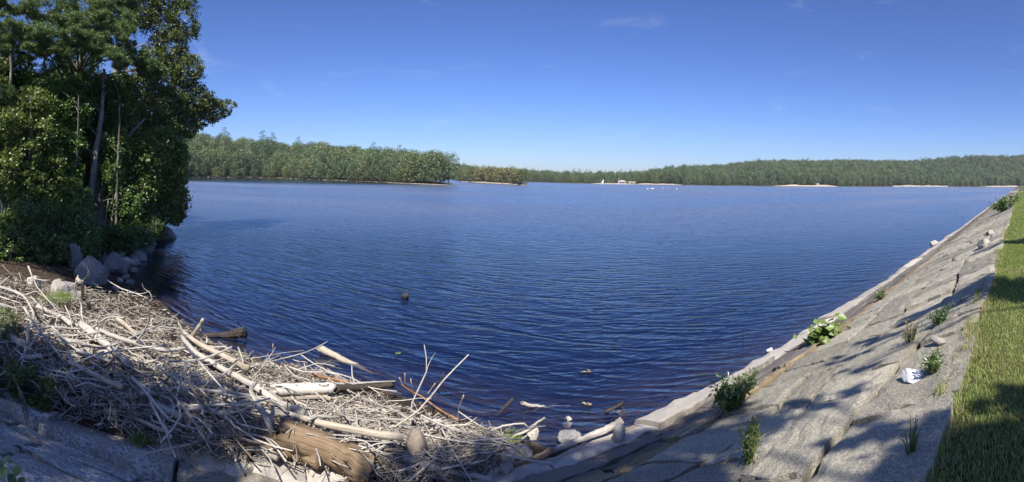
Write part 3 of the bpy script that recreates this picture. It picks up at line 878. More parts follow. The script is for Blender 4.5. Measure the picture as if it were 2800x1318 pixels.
def build_dam():
    r = np.random.default_rng(42)
    face = empty("dam_slope"); face["kind"] = "structure"; face["label"] = "sloping dam face of large grey granite slabs"
    rows = [EDGE_Y - 0.06, 1.35, 2.15, 2.95, 3.65, 4.12, 4.60]
    xs0 = -11.0
    # course lines wander a little
    def course(i):
        amp = 0.10 if i in (0, 6) else (0.25 if i == 5 else 0.55)
        return lambda x: rows[i] + amp * (vnoise(np.asarray(x) * 0.5 + i * 13.7, np.zeros(np.shape(x)) + i * 3.1, 8) - 0.5) + 0.03 * (vnoise(np.asarray(x) * 3.1 + i, np.zeros(np.shape(x)), 2) - 0.5)
    far = MB()
    for i in range(len(rows) - 1):
        x = xs0 + r.random()
        while x < 215:
            w = (0.5 + 1.0 * r.random()) if i < 4 else (0.9 + 1.1 * r.random())
            if x > 26: w *= 1.5
            sk = r.normal() * 0.22
            gap = 0.010 + 0.020 * r.random() ** 2 + (0.034 * r.random() if r.random() < 0.4 else 0) + (0.012 if x < -0.5 else 0)
            tops = r.normal() * 0.011 + (-0.06 if r.random() < 0.04 else 0) + (0.015 if r.random() < 0.08 else 0)
            if x < 26:
                V, Q = slab_mesh(x, x + w, sk, course(i), course(i + 1), gap, 0.3, r, 8, 0.004, tops)
                V[:, 0] += 0
                obj("slab", mesh("slab", V, Q), M['dam_stone'], face)
            else:
                V, Q = slab_mesh(x, x + w, 0, course(i), course(i + 1), gap, 0.25, r, 3, 0.006, tops)
                far.add(V, Q)
            x += w
    o = obj("distant_slabs", far.mesh("distant_slabs"), M['dam_stone'], face); o["kind"] = "stuff"
    # kerb of pale ledge stones along the water
    kerb = empty("dam_kerb"); kerb["kind"] = "structure"; kerb["label"] = "pale scoured ledge stones along the water at the foot of the dam"
    far = MB()
    x = -2.0
    while x < 225:
        w = 1.0 + 1.3 * r.random()
        if x > 30: w *= 1.7
        gap = 0.01 + 0.015 * r.random()
        y0 = 4.62; y1 = FOOT_Y + 0.08 + 0.07 * r.normal()
        y1b = FOOT_Y + 0.08 + 0.07 * r.normal()
        n = 7 if x < 30 else 3
        g = np.linspace(0, 1, n)
        top, bot = [], []
        cols = [0.0, 0.12, 0.55, 0.85, 1.0]
        V = []
        off = r.normal() * 0.02
        for a in g:
            ye = y1 * (1 - a) + y1b * a + r.normal() * 0.03
            xx = x + gap + (w - 2 * gap) * a
            zt = slope_z(y0) + 0.015 + off + r.normal() * 0.008
            for kcol, b in enumerate(cols):
                yy = y0 + (ye - y0) * b + (r.normal() * 0.012 if 0 < kcol < 4 else 0)
                zz = zt * (1 - b) + 0.035 * b + 0.03 * math.sin(math.pi * b) - (0.12 if kcol == 4 else 0) + r.normal() * 0.012
                V.append((xx, yy, zz))
            V.append((xx, ye + 0.03, -0.45)); V.append((xx, y0, slope_z(y0) - 0.4))
        k = len(cols) + 2
        V = np.array(V)
        idx = np.arange(n * k).reshape(n, k)
        Q = [np.stack([idx[:-1, c0], idx[1:, c0], idx[1:, (c0 + 1) % k], idx[:-1, (c0 + 1) % k]], -1) for c0 in range(k)]
        T = []
        for e in (0, n - 1):
            cen = len(V); V = np.concatenate([V, V[idx[e]].mean(0)[None]])
            for c0 in range(k):
                tri = (cen, idx[e, c0], idx[e, (c0 + 1) % k])
                T.append(tri if e else tri[::-1])
        if x < 30:
            obj("ledge_stone", mesh("ledge_stone", V, [np.concatenate(Q), np.array(T)]), M['dam_stone'], kerb)
        else:
            far.add(V, np.concatenate(Q), np.array(T))
        x += w
    # big squared blocks that hold the driftwood at the left end
    x = -9.5
    while x < -1.6:
        w = 1.2 + 1.0 * r.random(); d0 = 4.56; d1 = 5.45 + 0.15 * r.normal()
        n = 5; g = np.linspace(0, 1, n); U, V_ = np.meshgrid(g, g); U = U.ravel(); V_ = V_.ravel()
        edge = (U == 0) | (U == 1) | (V_ == 0) | (V_ == 1)
        sk = r.normal() * 0.2
        P = np.stack([x + 0.03 + (w - 0.06) * U + sk * V_, d0 + (d1 - d0) * V_, 0.31 + 0.035 * r.normal() + (V_ - 0.5) * (-0.14 + 0.06 * r.normal()) + (U - .5) * 0.05 * r.normal()], 1)
        P += r.normal(size=P.shape) * np.array([0.03, 0.03, 0.012]); P[:, 2] -= np.where(edge, 0.03 * r.random(len(P)), 0)
        V = np.concatenate([P, P - (0, 0, 0.55)])
        k = n; idx = np.arange(k * k).reshape(k, k)
        Q = [np.stack([idx[:-1, :-1], idx[:-1, 1:], idx[1:, 1:], idx[1:, :-1]], -1).reshape(-1, 4)]
        rim = np.concatenate([idx[0, :], idx[1:, -1], idx[-1, -2::-1], idx[-2:0:-1, 0]])
        nx = np.roll(rim, -1); Q.append(np.stack([rim, rim + k * k, nx + k * k, nx], -1))
        obj("kerb_block", mesh("kerb_block", V, np.concatenate(Q)), M['dam_stone'], kerb)
        x += w
    o = obj("distant_ledge", far.mesh("distant_ledge"), M['dam_stone'], kerb); o["kind"] = "stuff"
build_dam()

# ---- grass on the crest
m, nt = nodes('grass_blade'); t = NT(nt)
tint = t.n("ShaderNodeAttribute", attribute_name="tint").outputs['Fac']
pos = t.n("ShaderNodeNewGeometry").outputs['Position']
big = t.noise(pos, 1.6, 3)
c = t.mixc(tint, (0.16, 0.245, 0.055), (0.36, 0.43, 0.14))
c = t.mixc(t.ramp(tint, [(0.72, 0.0), (0.78, 1.0)]), c, (0.52, 0.44, 0.25))
c = t.mixc(t.math('MULTIPLY', t.ramp(big, [(0.5, 0.0), (0.7, 1.0)]), 0.5), c, (0.33, 0.30, 0.12))
d = t.n("ShaderNodeBsdfDiffuse", ins={'Color': c}).outputs[0]
tr = t.n("ShaderNodeBsdfTranslucent", ins={'Color': c}).outputs[0]
t.out(t.n("ShaderNodeMixShader", ins={0: 0.3, 1: d, 2: tr}).outputs[0])
M['grass'] = m

def blades(P, L, W_, r, lean=0.5, dry=None):
    n = len(P)
    a = r.random(n) * 6.283
    dirv = np.stack([np.cos(a), np.sin(a), np.zeros(n)], 1)
    side = np.stack([-np.sin(a), np.cos(a), np.zeros(n)], 1)
    l = (L * (0.5 + 0.9 * r.random(n)))[:, None]; w = (W_ * (0.6 + 0.8 * r.random(n)))[:, None]
    ln = (lean * r.random(n))[:, None]
    mid = P + np.array([0, 0, 1]) * l * 0.55 + dirv * l * 0.25 * ln
    tip = P + np.array([0, 0, 1]) * l * (1 - 0.35 * ln) + dirv * l * 0.9 * ln
    V = np.stack([P - side * w * .5, P + side * w * .5, mid + side * w * .4, mid - side * w * .4, tip], 1).reshape(-1, 3)
    k = np.arange(n)[:, None] * 5
    Q = k + np.array([[0, 1, 2, 3]]); T = k + np.array([[3, 2, 4]])
    tn = r.random(n) if dry is None else np.clip(r.random(n) * 0.8 + dry * r.random(n) * 0.9, 0, 0.99)
    return V, Q, T, np.repeat(tn, 5)

def build_grass():
    r = np.random.default_rng(5)
    Vs, Qs, Ts, As, k = [], [], [], [], 0
    def band(x0, x1, y0, y1, n, L, W_):
        nonlocal k
        x = x0 + (x1 - x0) * r.random(n); y = y0 + (y1 - y0) * r.random(n)
        edge = EDGE_Y + 0.16 * (vnoise(x * 1.7, x * 0 + 2, 4) - 0.5) + 0.12 * (vnoise(x * 6.3, x * 0 + 5, 4) - 0.5) + 0.05
        ok = y < edge
        x, y = x[ok], y[ok]
        P = np.stack([x, y, np.full(len(x), CREST_Z - 0.07) + 0.02 * vnoise(x * 2, y * 2, 6)], 1)
        dry = smooth(0.25, 0.0, edge[ok] - y) * 0.7 + 0.25 * (vnoise(x * 0.8, y * 0.8, 9) > 0.6)
        V, Q, T, a = blades(P, L, W_, r, 0.8, dry)
        Vs.append(V); Qs.append(Q + k); Ts.append(T + k); As.append(a); k += len(V)
    band(1.5, 6, -0.5, 0.72, 34000, 0.038, 0.005)
    band(6, 14, -0.4, 0.72, 28000, 0.045, 0.008)
    band(14, 40, -0.4, 0.72, 24000, 0.055, 0.015)
    band(40, 110, -0.5, 0.75, 16000, 0.10, 0.035)
    band(1.0, 14, -2.5, -0.4, 24000, 0.06, 0.011)
    band(-4, 1.5, -2.5, 0.7, 12000, 0.06, 0.010)
    band(1.8, 16, 0.42, 0.74, 2500, 0.09, 0.005)
    V = np.concatenate(Vs)
    o = obj("grass", mesh("grass", V, [np.concatenate(Qs), np.concatenate(Ts)], False, {"tint": np.concatenate(As)}), M['grass'])
    tag(o, "mown grass on the crest of the dam, green with straw-coloured patches", None, None, "stuff")
build_grass()

# ------------------------------------------------------------------ boulders and loose stones
def rock_mesh(seed, sx, sy, sz, flat=0.3, n=13, cuts=11):
    r = np.random.default_rng(seed)
    u = np.linspace(0, np.pi, n); v = np.linspace(0, 2 * np.pi, 2 * n, endpoint=False)
    U, Vv = np.meshgrid(u, v, indexing='ij')
    D = np.stack([np.sin(U) * np.cos(Vv), np.sin(U) * np.sin(Vv), np.cos(U)], -1).reshape(-1, 3)
    rad = np.full(len(D), 1.3)
    fib = np.arange(cuts) + 0.5
    ph = np.arccos(1 - 2 * fib / cuts); th = np.pi * (1 + 5 ** 0.5) * fib
    NN = unit(np.stack([np.cos(th) * np.sin(ph), np.sin(th) * np.sin(ph), np.cos(ph)], 1) + r.normal(size=(cuts, 3)) * 0.28)
    for nn in NN:
        d0 = 0.72 + 0.34 * r.random()
        pr = D @ nn
        rad = np.where(pr > 0.05, np.minimum(rad, d0 / np.maximum(pr, 0.05)), rad)
    rad *= 1 + 0.012 * r.normal(size=len(D))
    for i in (0, n - 1): rad[i * 2 * n:(i + 1) * 2 * n] = rad[i * 2 * n:(i + 1) * 2 * n].mean()
    V = D * rad[:, None] * np.array([sx, sy, sz])
    m_ = 2 * n
    i = np.arange(n - 1)[:, None] * m_; j = np.arange(m_)[None]; j2 = (j + 1) % m_
    Q = np.stack([i + j, i + m_ + j, i + m_ + j2, i + j2], -1).reshape(-1, 4)
    return mesh("rock", V, Q)

def rock(name, label, cat, px, py, w, h, mat, seed, group=None, deep=0.25, yaw=None, p=None, sy=0.8, cuts=11):
    """px,py: foot of the stone as seen; w,h in metres"""
    q = at_ground(px, py) if p is None else np.asarray(p)
    o = obj(name, rock_mesh(seed, w / 2, w / 2 * sy, h * 0.62, cuts=cuts), mat)
    o.location = (q[0], q[1], max(q[2], -0.1) + h * (0.5 - deep))
    o.rotation_euler = (0, 0, seed * 1.7 if yaw is None else yaw)
    tag(o, label, cat, group)
    return o

B = M['stone_boulder']
rock("boulder", "big slanted grey boulder in the shade at the edge of the cove", "boulder", 250, 772, 1.0, 0.80, B, 3, deep=0.2, yaw=0.5)
rock("boulder", "big blocky grey boulder just behind the slanted one", "boulder", 312, 745, 0.95, .72, B, 8, deep=0.2, yaw=0.1)
rock("boulder", "tall mossy pale boulder half hidden under the bush", "boulder", 203, 728, .62, .95, B, 12, deep=0.2)
rock("boulder", "dark rounded boulder standing alone in the water off the grove", "boulder", 438, 650, 1.5, 0.75, B, 15, deep=0.35, p=at(438, 650, 0.0))
rock("boulder", "flat pale-topped boulder at the tip of the rocky bank", "boulder", 372, 708, .85, 0.4, B, 17, deep=0.3)
rock("boulder", "dark boulder at the waterline behind the flat pale-topped one", "boulder", 394, 690, .8, 0.5, B, 19, deep=0.3)
bank = [(345, 722, .7, .4), (352, 730, .5, .35), (366, 722, .6, .3), (338, 738, .45, .3), (330, 705, .7, .5), (350, 700, .8, .55), (390, 700, .5, .35), (372, 690, .7, .5), (300, 725, .6, .4),
        (282, 720, .5, .4), (245, 735, .5, .35), (345, 762, .35, .22), (328, 770, .3, .18), (355, 775, .4, .2), (318, 790, .3, .15), (366, 742, .4, .22), (410, 668, .8, .5), (402, 680, .5, .4)]
for i, (px, py, w, h) in enumerate(bank):
    rock("bank_stone", "smaller grey stone among the shaded boulders on the grove bank", "stone", px, py, w * .8, h * .8, B if i % 4 else M['stone_pale'], 30 + i, "stones on the grove bank")
for px, py, w, h, lab, mt in ((160, 808, .55, .4, "angular tan stone at the back of the driftwood, lit by sun", 'stone_pale'), (95, 782, .4, .34, "round pale stone beside the leafy sprout at the back of the driftwood", 'stone_pale'),
                              (190, 800, .6, .3, "low grey stone right of the angular tan stone", 'stone_boulder'), (205, 816, .5, .25, "flat stone behind the bent upright stub", 'stone_boulder')):
    rock("stone", lab, "stone", px, py, w, h, M[mt], int(px))
S = M['stone_pale']
rock("stone", "brown rounded stone among the driftwood twigs by the water", "stone", 1140, 1236, .34, .30, M['stone_brown'], 51, deep=0.25, p=at_pile(1140, 1232, -0.05), cuts=26)
rock("stone", "pale squarish stone in the weedy shallows, left of its twin", "stone", 1393, 1266, .27, .24, S, 52, cuts=18, deep=0.3, p=at(1393, 1262, 0.05))
rock("stone", "pale squarish stone in the weedy shallows, right of its twin", "stone", 1434, 1258, .26, .22, S, 53, cuts=18, deep=0.3, p=at(1434, 1252, 0.05))
rock("stone", "ochre block of stone sitting on the pale ledge by the water", "stone", 1695, 1222, .20, .26, M['log_tan'] and S, 54, deep=0.0, p=at(1694, 1212, 0.12))
rock("stone", "small tan stone wedged at the near end of the ledge", "stone", 1385, 1300, .17, .15, S, 55, deep=0.1, p=at(1383, 1292, 0.16))
rock("stone", "wet stone at the edge of the shallows with a dry top", "stone", 1455, 1195, .2, .14, S, 56, p=at(1455, 1192, 0.0))
rock("stone", "dark stone with pale flecks sitting in the shallow water", "stone", 1555, 1200, .3, .12, M['stone_boulder'], 57, p=at(1555, 1202, 0.0))
rock("stone", "round yellowish stone under the shallow water", "stone", 1553, 1165, .18, .12, S, 58, p=at(1553, 1165, -0.12))
rock("stone", "yellowish stone under water beside the black stick", "stone", 1695, 1135, .22, .12, S, 59, p=at(1695, 1135, -0.15))
rock("stone", "flat stone on the driftwood shallows behind the weeds", "stone", 1264, 1205, .28, .12, S, 60, p=at(1264, 1203, 0.03))
rock("stone", "white stone lying in the water against the far part of the ledge", "stone", 2556, 668, .6, .26, M['stone_pale'], 61, p=at(2553, 668, 0.05))
rock("stone", "blue-grey rounded stone on the slabs below the driftwood", "stone", 375, 1215, .34, .3, M['stone_pale'], 62, deep=0.1, p=at_slope(372, 1208) + np.array([0, 0, 0.05]))
rock("stone", "grey wedge-shaped stone leaning at the foot of the rotten logs", "stone", 722, 1285, .24, .26, M['stone_boulder'], 63, deep=0.1, p=at(722, 1275, 0.30))
rock("stone", "black rock just breaking the surface out in the lake", "rock", 1108, 816, .27, .17, M['dark'], 64, deep=0.2, p=at(1108, 814, 0.0))

for px, py, w, h, lab, sd in ((560, 1292, .75, .30, "broad pale rock below the stout pole at the foot of the heap", 81), (655, 1306, .6, .26, "pale rock under the near end of the barkless log", 82), (770, 1312, .8, .24, "flat pale rock in front of the barkless log's sawn end", 83), (880, 1318, .6, .2, "pale flat rock under the thick rotten log's split end", 84), (470, 1252, .7, .3, "pale angular rock between the slabs and the chips", 85)):
    rock("foot_rock", lab, "rock", px, py, w, h, M['stone_pale'], sd, deep=0.3, p=at(px, py - 14, 0.22), cuts=10)

def slab_piece(name, label, px, py, w, d, h, mat, yaw, seed, cat="stone", lift=0.02, tilt=0.0):
    r = np.random.default_rng(seed)
    o = obj(name, rock_mesh(seed + 400, w * .56, d * .56, h * .6, cuts=9), mat)
    q = at_slope(px, py)
    o.location = (q[0], q[1], q[2] + lift)
    o.rotation_euler = (-math.atan(SLOPE) + tilt, 0, yaw)
    tag(o, label, cat)
    return o
slab_piece("white_block", "bright white rough block lodged in a gap of the dam slabs", 2500, 1035, .30, .14, .05, M['stone_white'], 0.95, 1, lift=-0.005)
slab_piece("white_block", "small pale block wedged between slabs near the grass", 2566, 930, .26, .10, .05, M['stone_pale'], 0.8, 2, lift=-0.005)
slab_piece("loose_block", "pale block of stone lying proud on the dam slope far along", 2690, 674, .5, .3, .26, M['stone_pale'], 0.2, 3, lift=0.06)
slab_piece("loose_block", "pale flat stone on the slope between the tree shadows", 2600, 827, .36, .26, .08, M['stone_pale'], 0.3, 4)
slab_piece("loose_block", "small pale stone above the proud block on the far slope", 2706, 640, .36, .22, .16, M['stone_pale'], 0.5, 5, lift=0.04)

# ------------------------------------------------------------------ the grove on the bank
def needles(P, L, r, n_each=22, width=0.014):
    """tufts of long needles"""
    n = len(P) * n_each
    c = np.repeat(P, n_each, 0)
    d = rand_dirs(n, r); d[:, 2] = d[:, 2] * 0.8 + 0.25; d = unit(d)
    side = unit(np.cross(d, rand_dirs(n, r)))
    l = L * (0.6 + 0.6 * r.random(n))[:, None]
    V = np.stack([c - side * width * .5, c + side * width * .5, c + d * l], 1).reshape(-1, 3)
    T = np.arange(n * 3).reshape(-1, 3)
    return V, T

def puff_points(c, rad, n, r, shell=0.35):
    d = rand_dirs(n, r)
    rr = (shell + (1 - shell) * r.random(n)) ** 0.7
    # clump the leaves on twigs
    nt_ = max(4, n // 26)
    tw = rand_dirs(nt_, r) * ((shell + (1 - shell) * r.random(nt_)) ** 0.6)[:, None]
    k = r.integers(0, nt_, n)
    P = tw[k] + r.normal(size=(n, 3)) * 0.11
    return np.asarray(c) + P * np.asarray(rad), unit(P)

def near_tree(name, label, cat, base, trunk_ctrl, r0, r1, puffs, leaf, mat, bark, seed, group=None, needle=False, up=0.5, aspect=0.6, limbs=True, part="crown", sides=9, droop=0.0):
    """puffs: list of (centre, radii, n leaves); all in world space"""
    r = np.random.default_rng(seed)
    base = np.asarray(base, float)
    e = empty(name, base)
    tag(e, label, cat, group)
    mb = MB()
    tc = np.asarray(trunk_ctrl, float)
    tp = curve_pts(tc, 6 * len(tc)) - base
    tp[1:-1] += r.normal(size=tp[1:-1].shape) * r0 * 0.12
    mb.add(*tube(tp, [r0 * 1.25, r0, r0 * 0.75, r1], sides, True, 0.08, r))
    Vs, Ts, k = [], [], 0
    for c, rad, n in puffs:
        c = np.asarray(c, float)
        if needle:
            P, _ = puff_points(c, rad, n, r, 0.2)
            V, T = needles(P - base, leaf, r, 26, 0.018)
        else:
            P, d = puff_points(c, rad, n, r)
            V, T = leaves(P - base, leaf, r, up, aspect, 0.1, droop, outward=d, ow=0.4)
        Vs.append(V); Ts.append(T + k); k += len(V)
        if limbs:
            cc = c - base
            # leave the trunk a little below the puff
            dz = np.abs(tp[:, 2] - (cc[2] - 0.35 * np.hypot(*(cc - tp[-1])[:2])))
            i = int(np.argmin(dz)); i = max(2, min(i, len(tp) - 2))
            p0 = tp[i]
            mid = (p0 + cc) / 2 + r.normal(size=3) * 0.15 + np.array([0, 0, 0.12 * np.linalg.norm(cc - p0)])
            L = np.linalg.norm(cc - p0)
            lp = curve_pts([p0, mid, cc], 7)
            rl = min(r0 * 0.5, 0.02 + 0.011 * L)
            mb.add(*tube(lp, [rl, 0.012], 5, True, 0.05, r))
            for _ in range(5):
                tip = cc + rand_dirs(1, r)[0] * np.asarray(rad) * 0.95
                st = lp[4 + int(r.integers(0, 3))]
                mb.add(*tube(curve_pts([st, (st + tip) / 2 + r.normal(size=3) * 0.08, tip], 4), [0.014, 0.004], 4, False))
    obj("trunk", mb.mesh("trunk", True), bark, e)
    o = obj(part, mesh(part, np.concatenate(Vs), np.concatenate(Ts)), mat, e)
    return e

def P_(px, py, R): return at_r(px, py, R)

LEAF_K = 2.9
def auto_puffs(rows, r, k=None):
    """rows: (px, py, R, rx_px, ry_px, n leaves) -> world puffs of matching size"""
    out = []
    for px, py, R, rx, ry, n in rows:
        out.append((P_(px, py, R), (rx * R / F * 1.12, rx * R / F, ry * R / F * 1.12), int(n * (k or LEAF_K))))
    return out
rg = np.random.default_rng(77)

# leaning maple that overhangs the water
b = at_ground(285, 690)
near_tree("maple_tree", "leaning maple on the bank with green crown hanging over the water", "tree", b,
          [b - (0, 0, .3), P_(278, 560, 22), P_(300, 460, 22), P_(345, 380, 22), P_(395, 325, 22.5)], 0.17, 0.05,
          auto_puffs([(395, 420, 22, 70, 55, 2400), (440, 470, 23, 65, 55, 2400), (370, 500, 22, 65, 60, 2400), (455, 545, 23.5, 55, 45, 1900), (400, 570, 23, 60, 50, 2000), (480, 590, 24, 28, 22, 600),
                      (440, 400, 23, 60, 45, 1800), (340, 440, 22, 55, 55, 1600), (470, 505, 24, 40, 35, 1000), (350, 590, 22, 50, 50, 1600), (420, 625, 24, 45, 30, 900), (330, 640, 21.5, 50, 40, 1400), (480, 440, 24, 36, 40, 800)], rg),
          0.13, M['leaf_near'], M['bark_pale'], 1, aspect=0.8)
# tall oak whose thinner crown stands against the sky
b = at_ground(262, 690)
near_tree("oak_tree", "tall oak with loose dark crown standing against the sky above the water", "tree", b,
          [b - (0, 0, .3), P_(258, 540, 23), P_(285, 330, 23.5), P_(340, 120, 24.5), P_(400, -60, 25), P_(430, -240, 25)], 0.2, 0.06,
          auto_puffs([(500, 60, 25, 45, 60, 1000), (470, 130, 25, 45, 40, 900), (505, 195, 25, 48, 40, 1100), (440, 60, 25, 45, 60, 900), (455, 215, 25, 40, 45, 1000), (530, 270, 25.5, 50, 42, 1200), (580, 300, 26, 38, 30, 620), (620, 292, 26.5, 26, 26, 240),
                      (545, 320, 26, 45, 26, 700), (470, 290, 25, 50, 45, 1500), (410, 300, 24.5, 55, 45, 1600), (420, 170, 25, 45, 45, 1200), (390, 20, 25, 55, 60, 1500), (505, -40, 25, 50, 60, 900), (430, -60, 25, 60, 60, 1200),
                      (440, 350, 25, 60, 40, 1400), (500, 350, 25.5, 45, 30, 900), (380, 240, 24.5, 50, 45, 1300), (330, 30, 25, 50, 60, 1200), (340, 340, 24, 50, 40, 1200)], rg),
          0.15, M['leaf_oak'], M['bark_pale'], 2, up=0.2, aspect=0.5, droop=0.3)
# pine with heavy needle sprays at the top
b = at_ground(150, 640)
near_tree("pine_tree", "white pine with thick needle sprays at the top of the grove", "tree", b,
          [b - (0, 0, .3), P_(165, 480, 25), P_(205, 250, 24), P_(255, 20, 22), P_(280, -160, 21)], 0.22, 0.1,
          auto_puffs([(90, 95, 20, 75, 32, 300), (200, 95, 19.5, 60, 30, 260), (30, 80, 20, 60, 34, 220), (150, 130, 19.5, 60, 26, 220), (255, 115, 19.5, 55, 34, 260), (320, 110, 20, 55, 40, 280), (370, 165, 20.5, 50, 30, 240), (300, 165, 19.5, 55, 28, 240),
                      (420, 190, 21, 40, 24, 170), (60, 140, 20, 70, 22, 220), (240, 60, 20, 60, 26, 220), (330, 60, 21, 50, 30, 200), (120, 30, 21, 80, 36, 260), (230, 5, 21, 70, 30, 240), (20, 20, 21, 60, 36, 220), (350, 0, 22, 60, 36, 220),
                      (180, 60, 20, 50, 24, 180), (50, 265, 20, 45, 20, 120), (15, 250, 19, 30, 22, 90)], rg),
          0.18, M['needle'], M['bark'], 3, needle=True)
# young leafy trees in front, their branches hiding most of the trunks
for i, (px, lab, R, puffs) in enumerate([
        (75, "young leafy tree in front of the dark trunks, above the large shrub", 18.5, [(60, 420, 18.5, 55, 45, 900), (110, 360, 19, 55, 45, 900), (30, 340, 18.5, 50, 45, 800), (140, 450, 19, 45, 45, 800), (80, 500, 18.5, 60, 40, 900), (90, 290, 19.5, 60, 40, 800), (20, 470, 18, 40, 40, 600), (170, 520, 18.5, 50, 40, 800)]),
        (205, "young leafy tree just left of the mottled grey trunk", 19.5, [(190, 400, 20, 45, 50, 800), (200, 300, 20.5, 55, 45, 900), (185, 480, 19.5, 42, 45, 800), (150, 260, 21, 55, 40, 800), (215, 540, 19, 40, 40, 700), (240, 230, 21.5, 50, 36, 700)]),
        (318, "young leafy tree between the mottled trunk and the maple", 20, [(318, 400, 21, 45, 50, 800), (330, 300, 22, 50, 45, 800), (310, 480, 20.5, 36, 45, 600), (345, 560, 20.5, 45, 45, 800), (330, 240, 22.5, 50, 40, 700), (360, 640, 20.5, 40, 30, 500)])]):
    g = P_(px, 600, R); g[2] = max(0.4, height1(g[0], g[1]))
    near_tree("young_tree", lab, "tree", g, [g - (0, 0, .3), P_(px + 3, 480, R), P_(px + 8, 360, R), P_(px + 10, 260, R)], 0.06, 0.02, auto_puffs(puffs, rg), 0.12, M['leaf_near'], M['bark'], 50 + i, aspect=0.75)
# mottled grey trunk in the middle of the grove
b = at_ground(243, 690)
near_tree("grey_barked_tree", "tree with straight mottled grey trunk in the middle of the grove", "tree", b,
          [b - (0, 0, .3), P_(246, 560, 20.5), P_(262, 420, 20.5), P_(278, 300, 20.8), P_(285, 190, 21)], 0.155, 0.07,
          auto_puffs([(240, 250, 22.5, 60, 45, 1500), (300, 250, 23, 50, 40, 1200), (190, 330, 23, 55, 50, 1500), (310, 330, 23.5, 50, 40, 1200), (150, 270, 23, 60, 40, 1400), (225, 400, 23.5, 55, 45, 1200)], rg),
          0.14, M['leaf_near'], M['bark_pale'], 4)
# darker trees further in
for i, (px, lab, R, puffs) in enumerate([
        (105, "dark leafy tree deep in the grove below the pine sprays", 25, [(100, 250, 25, 70, 45, 1500), (60, 330, 25, 60, 45, 1300), (140, 340, 25, 60, 45, 1300), (40, 200, 25, 60, 40, 1200), (170, 220, 26, 60, 40, 1200), (90, 400, 25, 55, 40, 1000)]),
        (195, "slim dark-trunked tree in the shade behind the grey trunk", 25, [(200, 180, 27, 70, 50, 1300), (230, 330, 27, 60, 50, 1300), (280, 400, 27, 60, 50, 1300), (180, 430, 26, 60, 40, 1200), (300, 470, 26, 50, 45, 1200)]),
        (12, "leafy tree at the edge of the grove with a pale trunk foot", 23, [(20, 330, 23, 55, 50, 1300), (-30, 260, 23, 60, 60, 1200), (40, 400, 23.5, 45, 36, 800), (-40, 400, 23, 60, 60, 1200), (-20, 150, 24, 60, 60, 1000)]),
        (60, "low leafy tree filling the far side of the grove", 31, [(20, 450, 31, 60, 45, 1200), (80, 440, 31, 60, 45, 1200), (140, 460, 31, 60, 45, 1200), (200, 450, 31, 60, 45, 1200), (10, 380, 32, 60, 50, 1000), (120, 380, 32, 60, 50, 1000), (250, 470, 31, 55, 45, 1000), (50, 520, 30, 60, 30, 800), (150, 520, 30, 60, 30, 800)]),
        (330, "leafy tree further back between the grey trunk and the maple", 28, [(330, 420, 28, 60, 50, 1500), (350, 340, 28, 60, 50, 1400), (330, 520, 27, 55, 50, 1400), (290, 560, 26, 50, 50, 1300), (300, 270, 28, 60, 45, 1200)])]):
    g = P_(px, 480, R); g[2] = max(0.5, height1(g[0], g[1]))
    puffs = puffs + [(q[0] + 22 * math.sin(3 * j + i), q[1] + 30 * math.cos(2 * j), q[2] + 3, q[3] * 1.1, q[4], int(q[5] * .6)) for j, q in enumerate(puffs)]
    near_tree("grove_tree", lab, "tree", g, [g - (0, 0, .3), P_(px + 3, 440, R), P_(px + 12, 300, R), P_(px + 20, 120, R)], 0.16, 0.05, auto_puffs(puffs, rg), 0.16,
              M['leaf_oak'] if i % 2 else M['leaf_near'], M['bark'] if i != 2 else M['bark_pale'], 10 + i)
# bare leaning stems and saplings by the bank
def stem(name, label, pts, r0, r1, mat, seed, cat="sapling", twigs=3, tuft=0):
    r = np.random.default_rng(seed)
    pts = np.array(pts); base = pts[0].copy()
    e = empty(name, base); tag(e, label, cat)
    mb = MB(); tp = curve_pts(pts, 10) - base
    mb.add(*tube(tp, [r0, r1], 6, True, 0.06, r))
    for _ in range(twigs):
        i = int(r.integers(3, 9)); d = rand_dirs(1, r)[0] * 0.5; d[2] = abs(d[2])
        mb.add(*tube(curve_pts([tp[i], tp[i] + d * .5, tp[i] + d + r.normal(size=3) * .1], 4), [r1, 0.004], 4))
    obj("stem", mb.mesh("stem", True), mat, e)
    P = np.concatenate([tp[3:].repeat(12, 0) + r.normal(size=(84, 3)) * 0.22])
    V, T = leaves(P, 0.09, r)
    obj("leaves", mesh("leaves", V, T), M['leaf_bush'], e)
    return e
b = at_ground(272, 700)
stem("sapling", "thin leaning stem rising from the boulders, left one of two", [b, P_(285, 620, 20), P_(297, 545, 20)], 0.05, 0.03, M['bark_pale'], 1)
b = at_ground(286, 705)
stem("sapling", "thin leaning stem rising from the boulders, right one of two", [b, P_(302, 620, 20), P_(317, 528, 20)], 0.06, 0.035, M['bark_pale'], 2)
b = at_ground(120, 560)
stem("sapling", "short crooked dead stem deep in the grove", [P_(117, 490, 21), P_(128, 430, 21), P_(140, 385, 21)], 0.07, 0.04, M['bark_pale'], 3)
stem("sapling", "forked slender trunk seen through the leaves high in the grove", [P_(205, 390, 23), P_(213, 330, 23), P_(220, 270, 23)], 0.08, 0.05, M['bark'], 4)

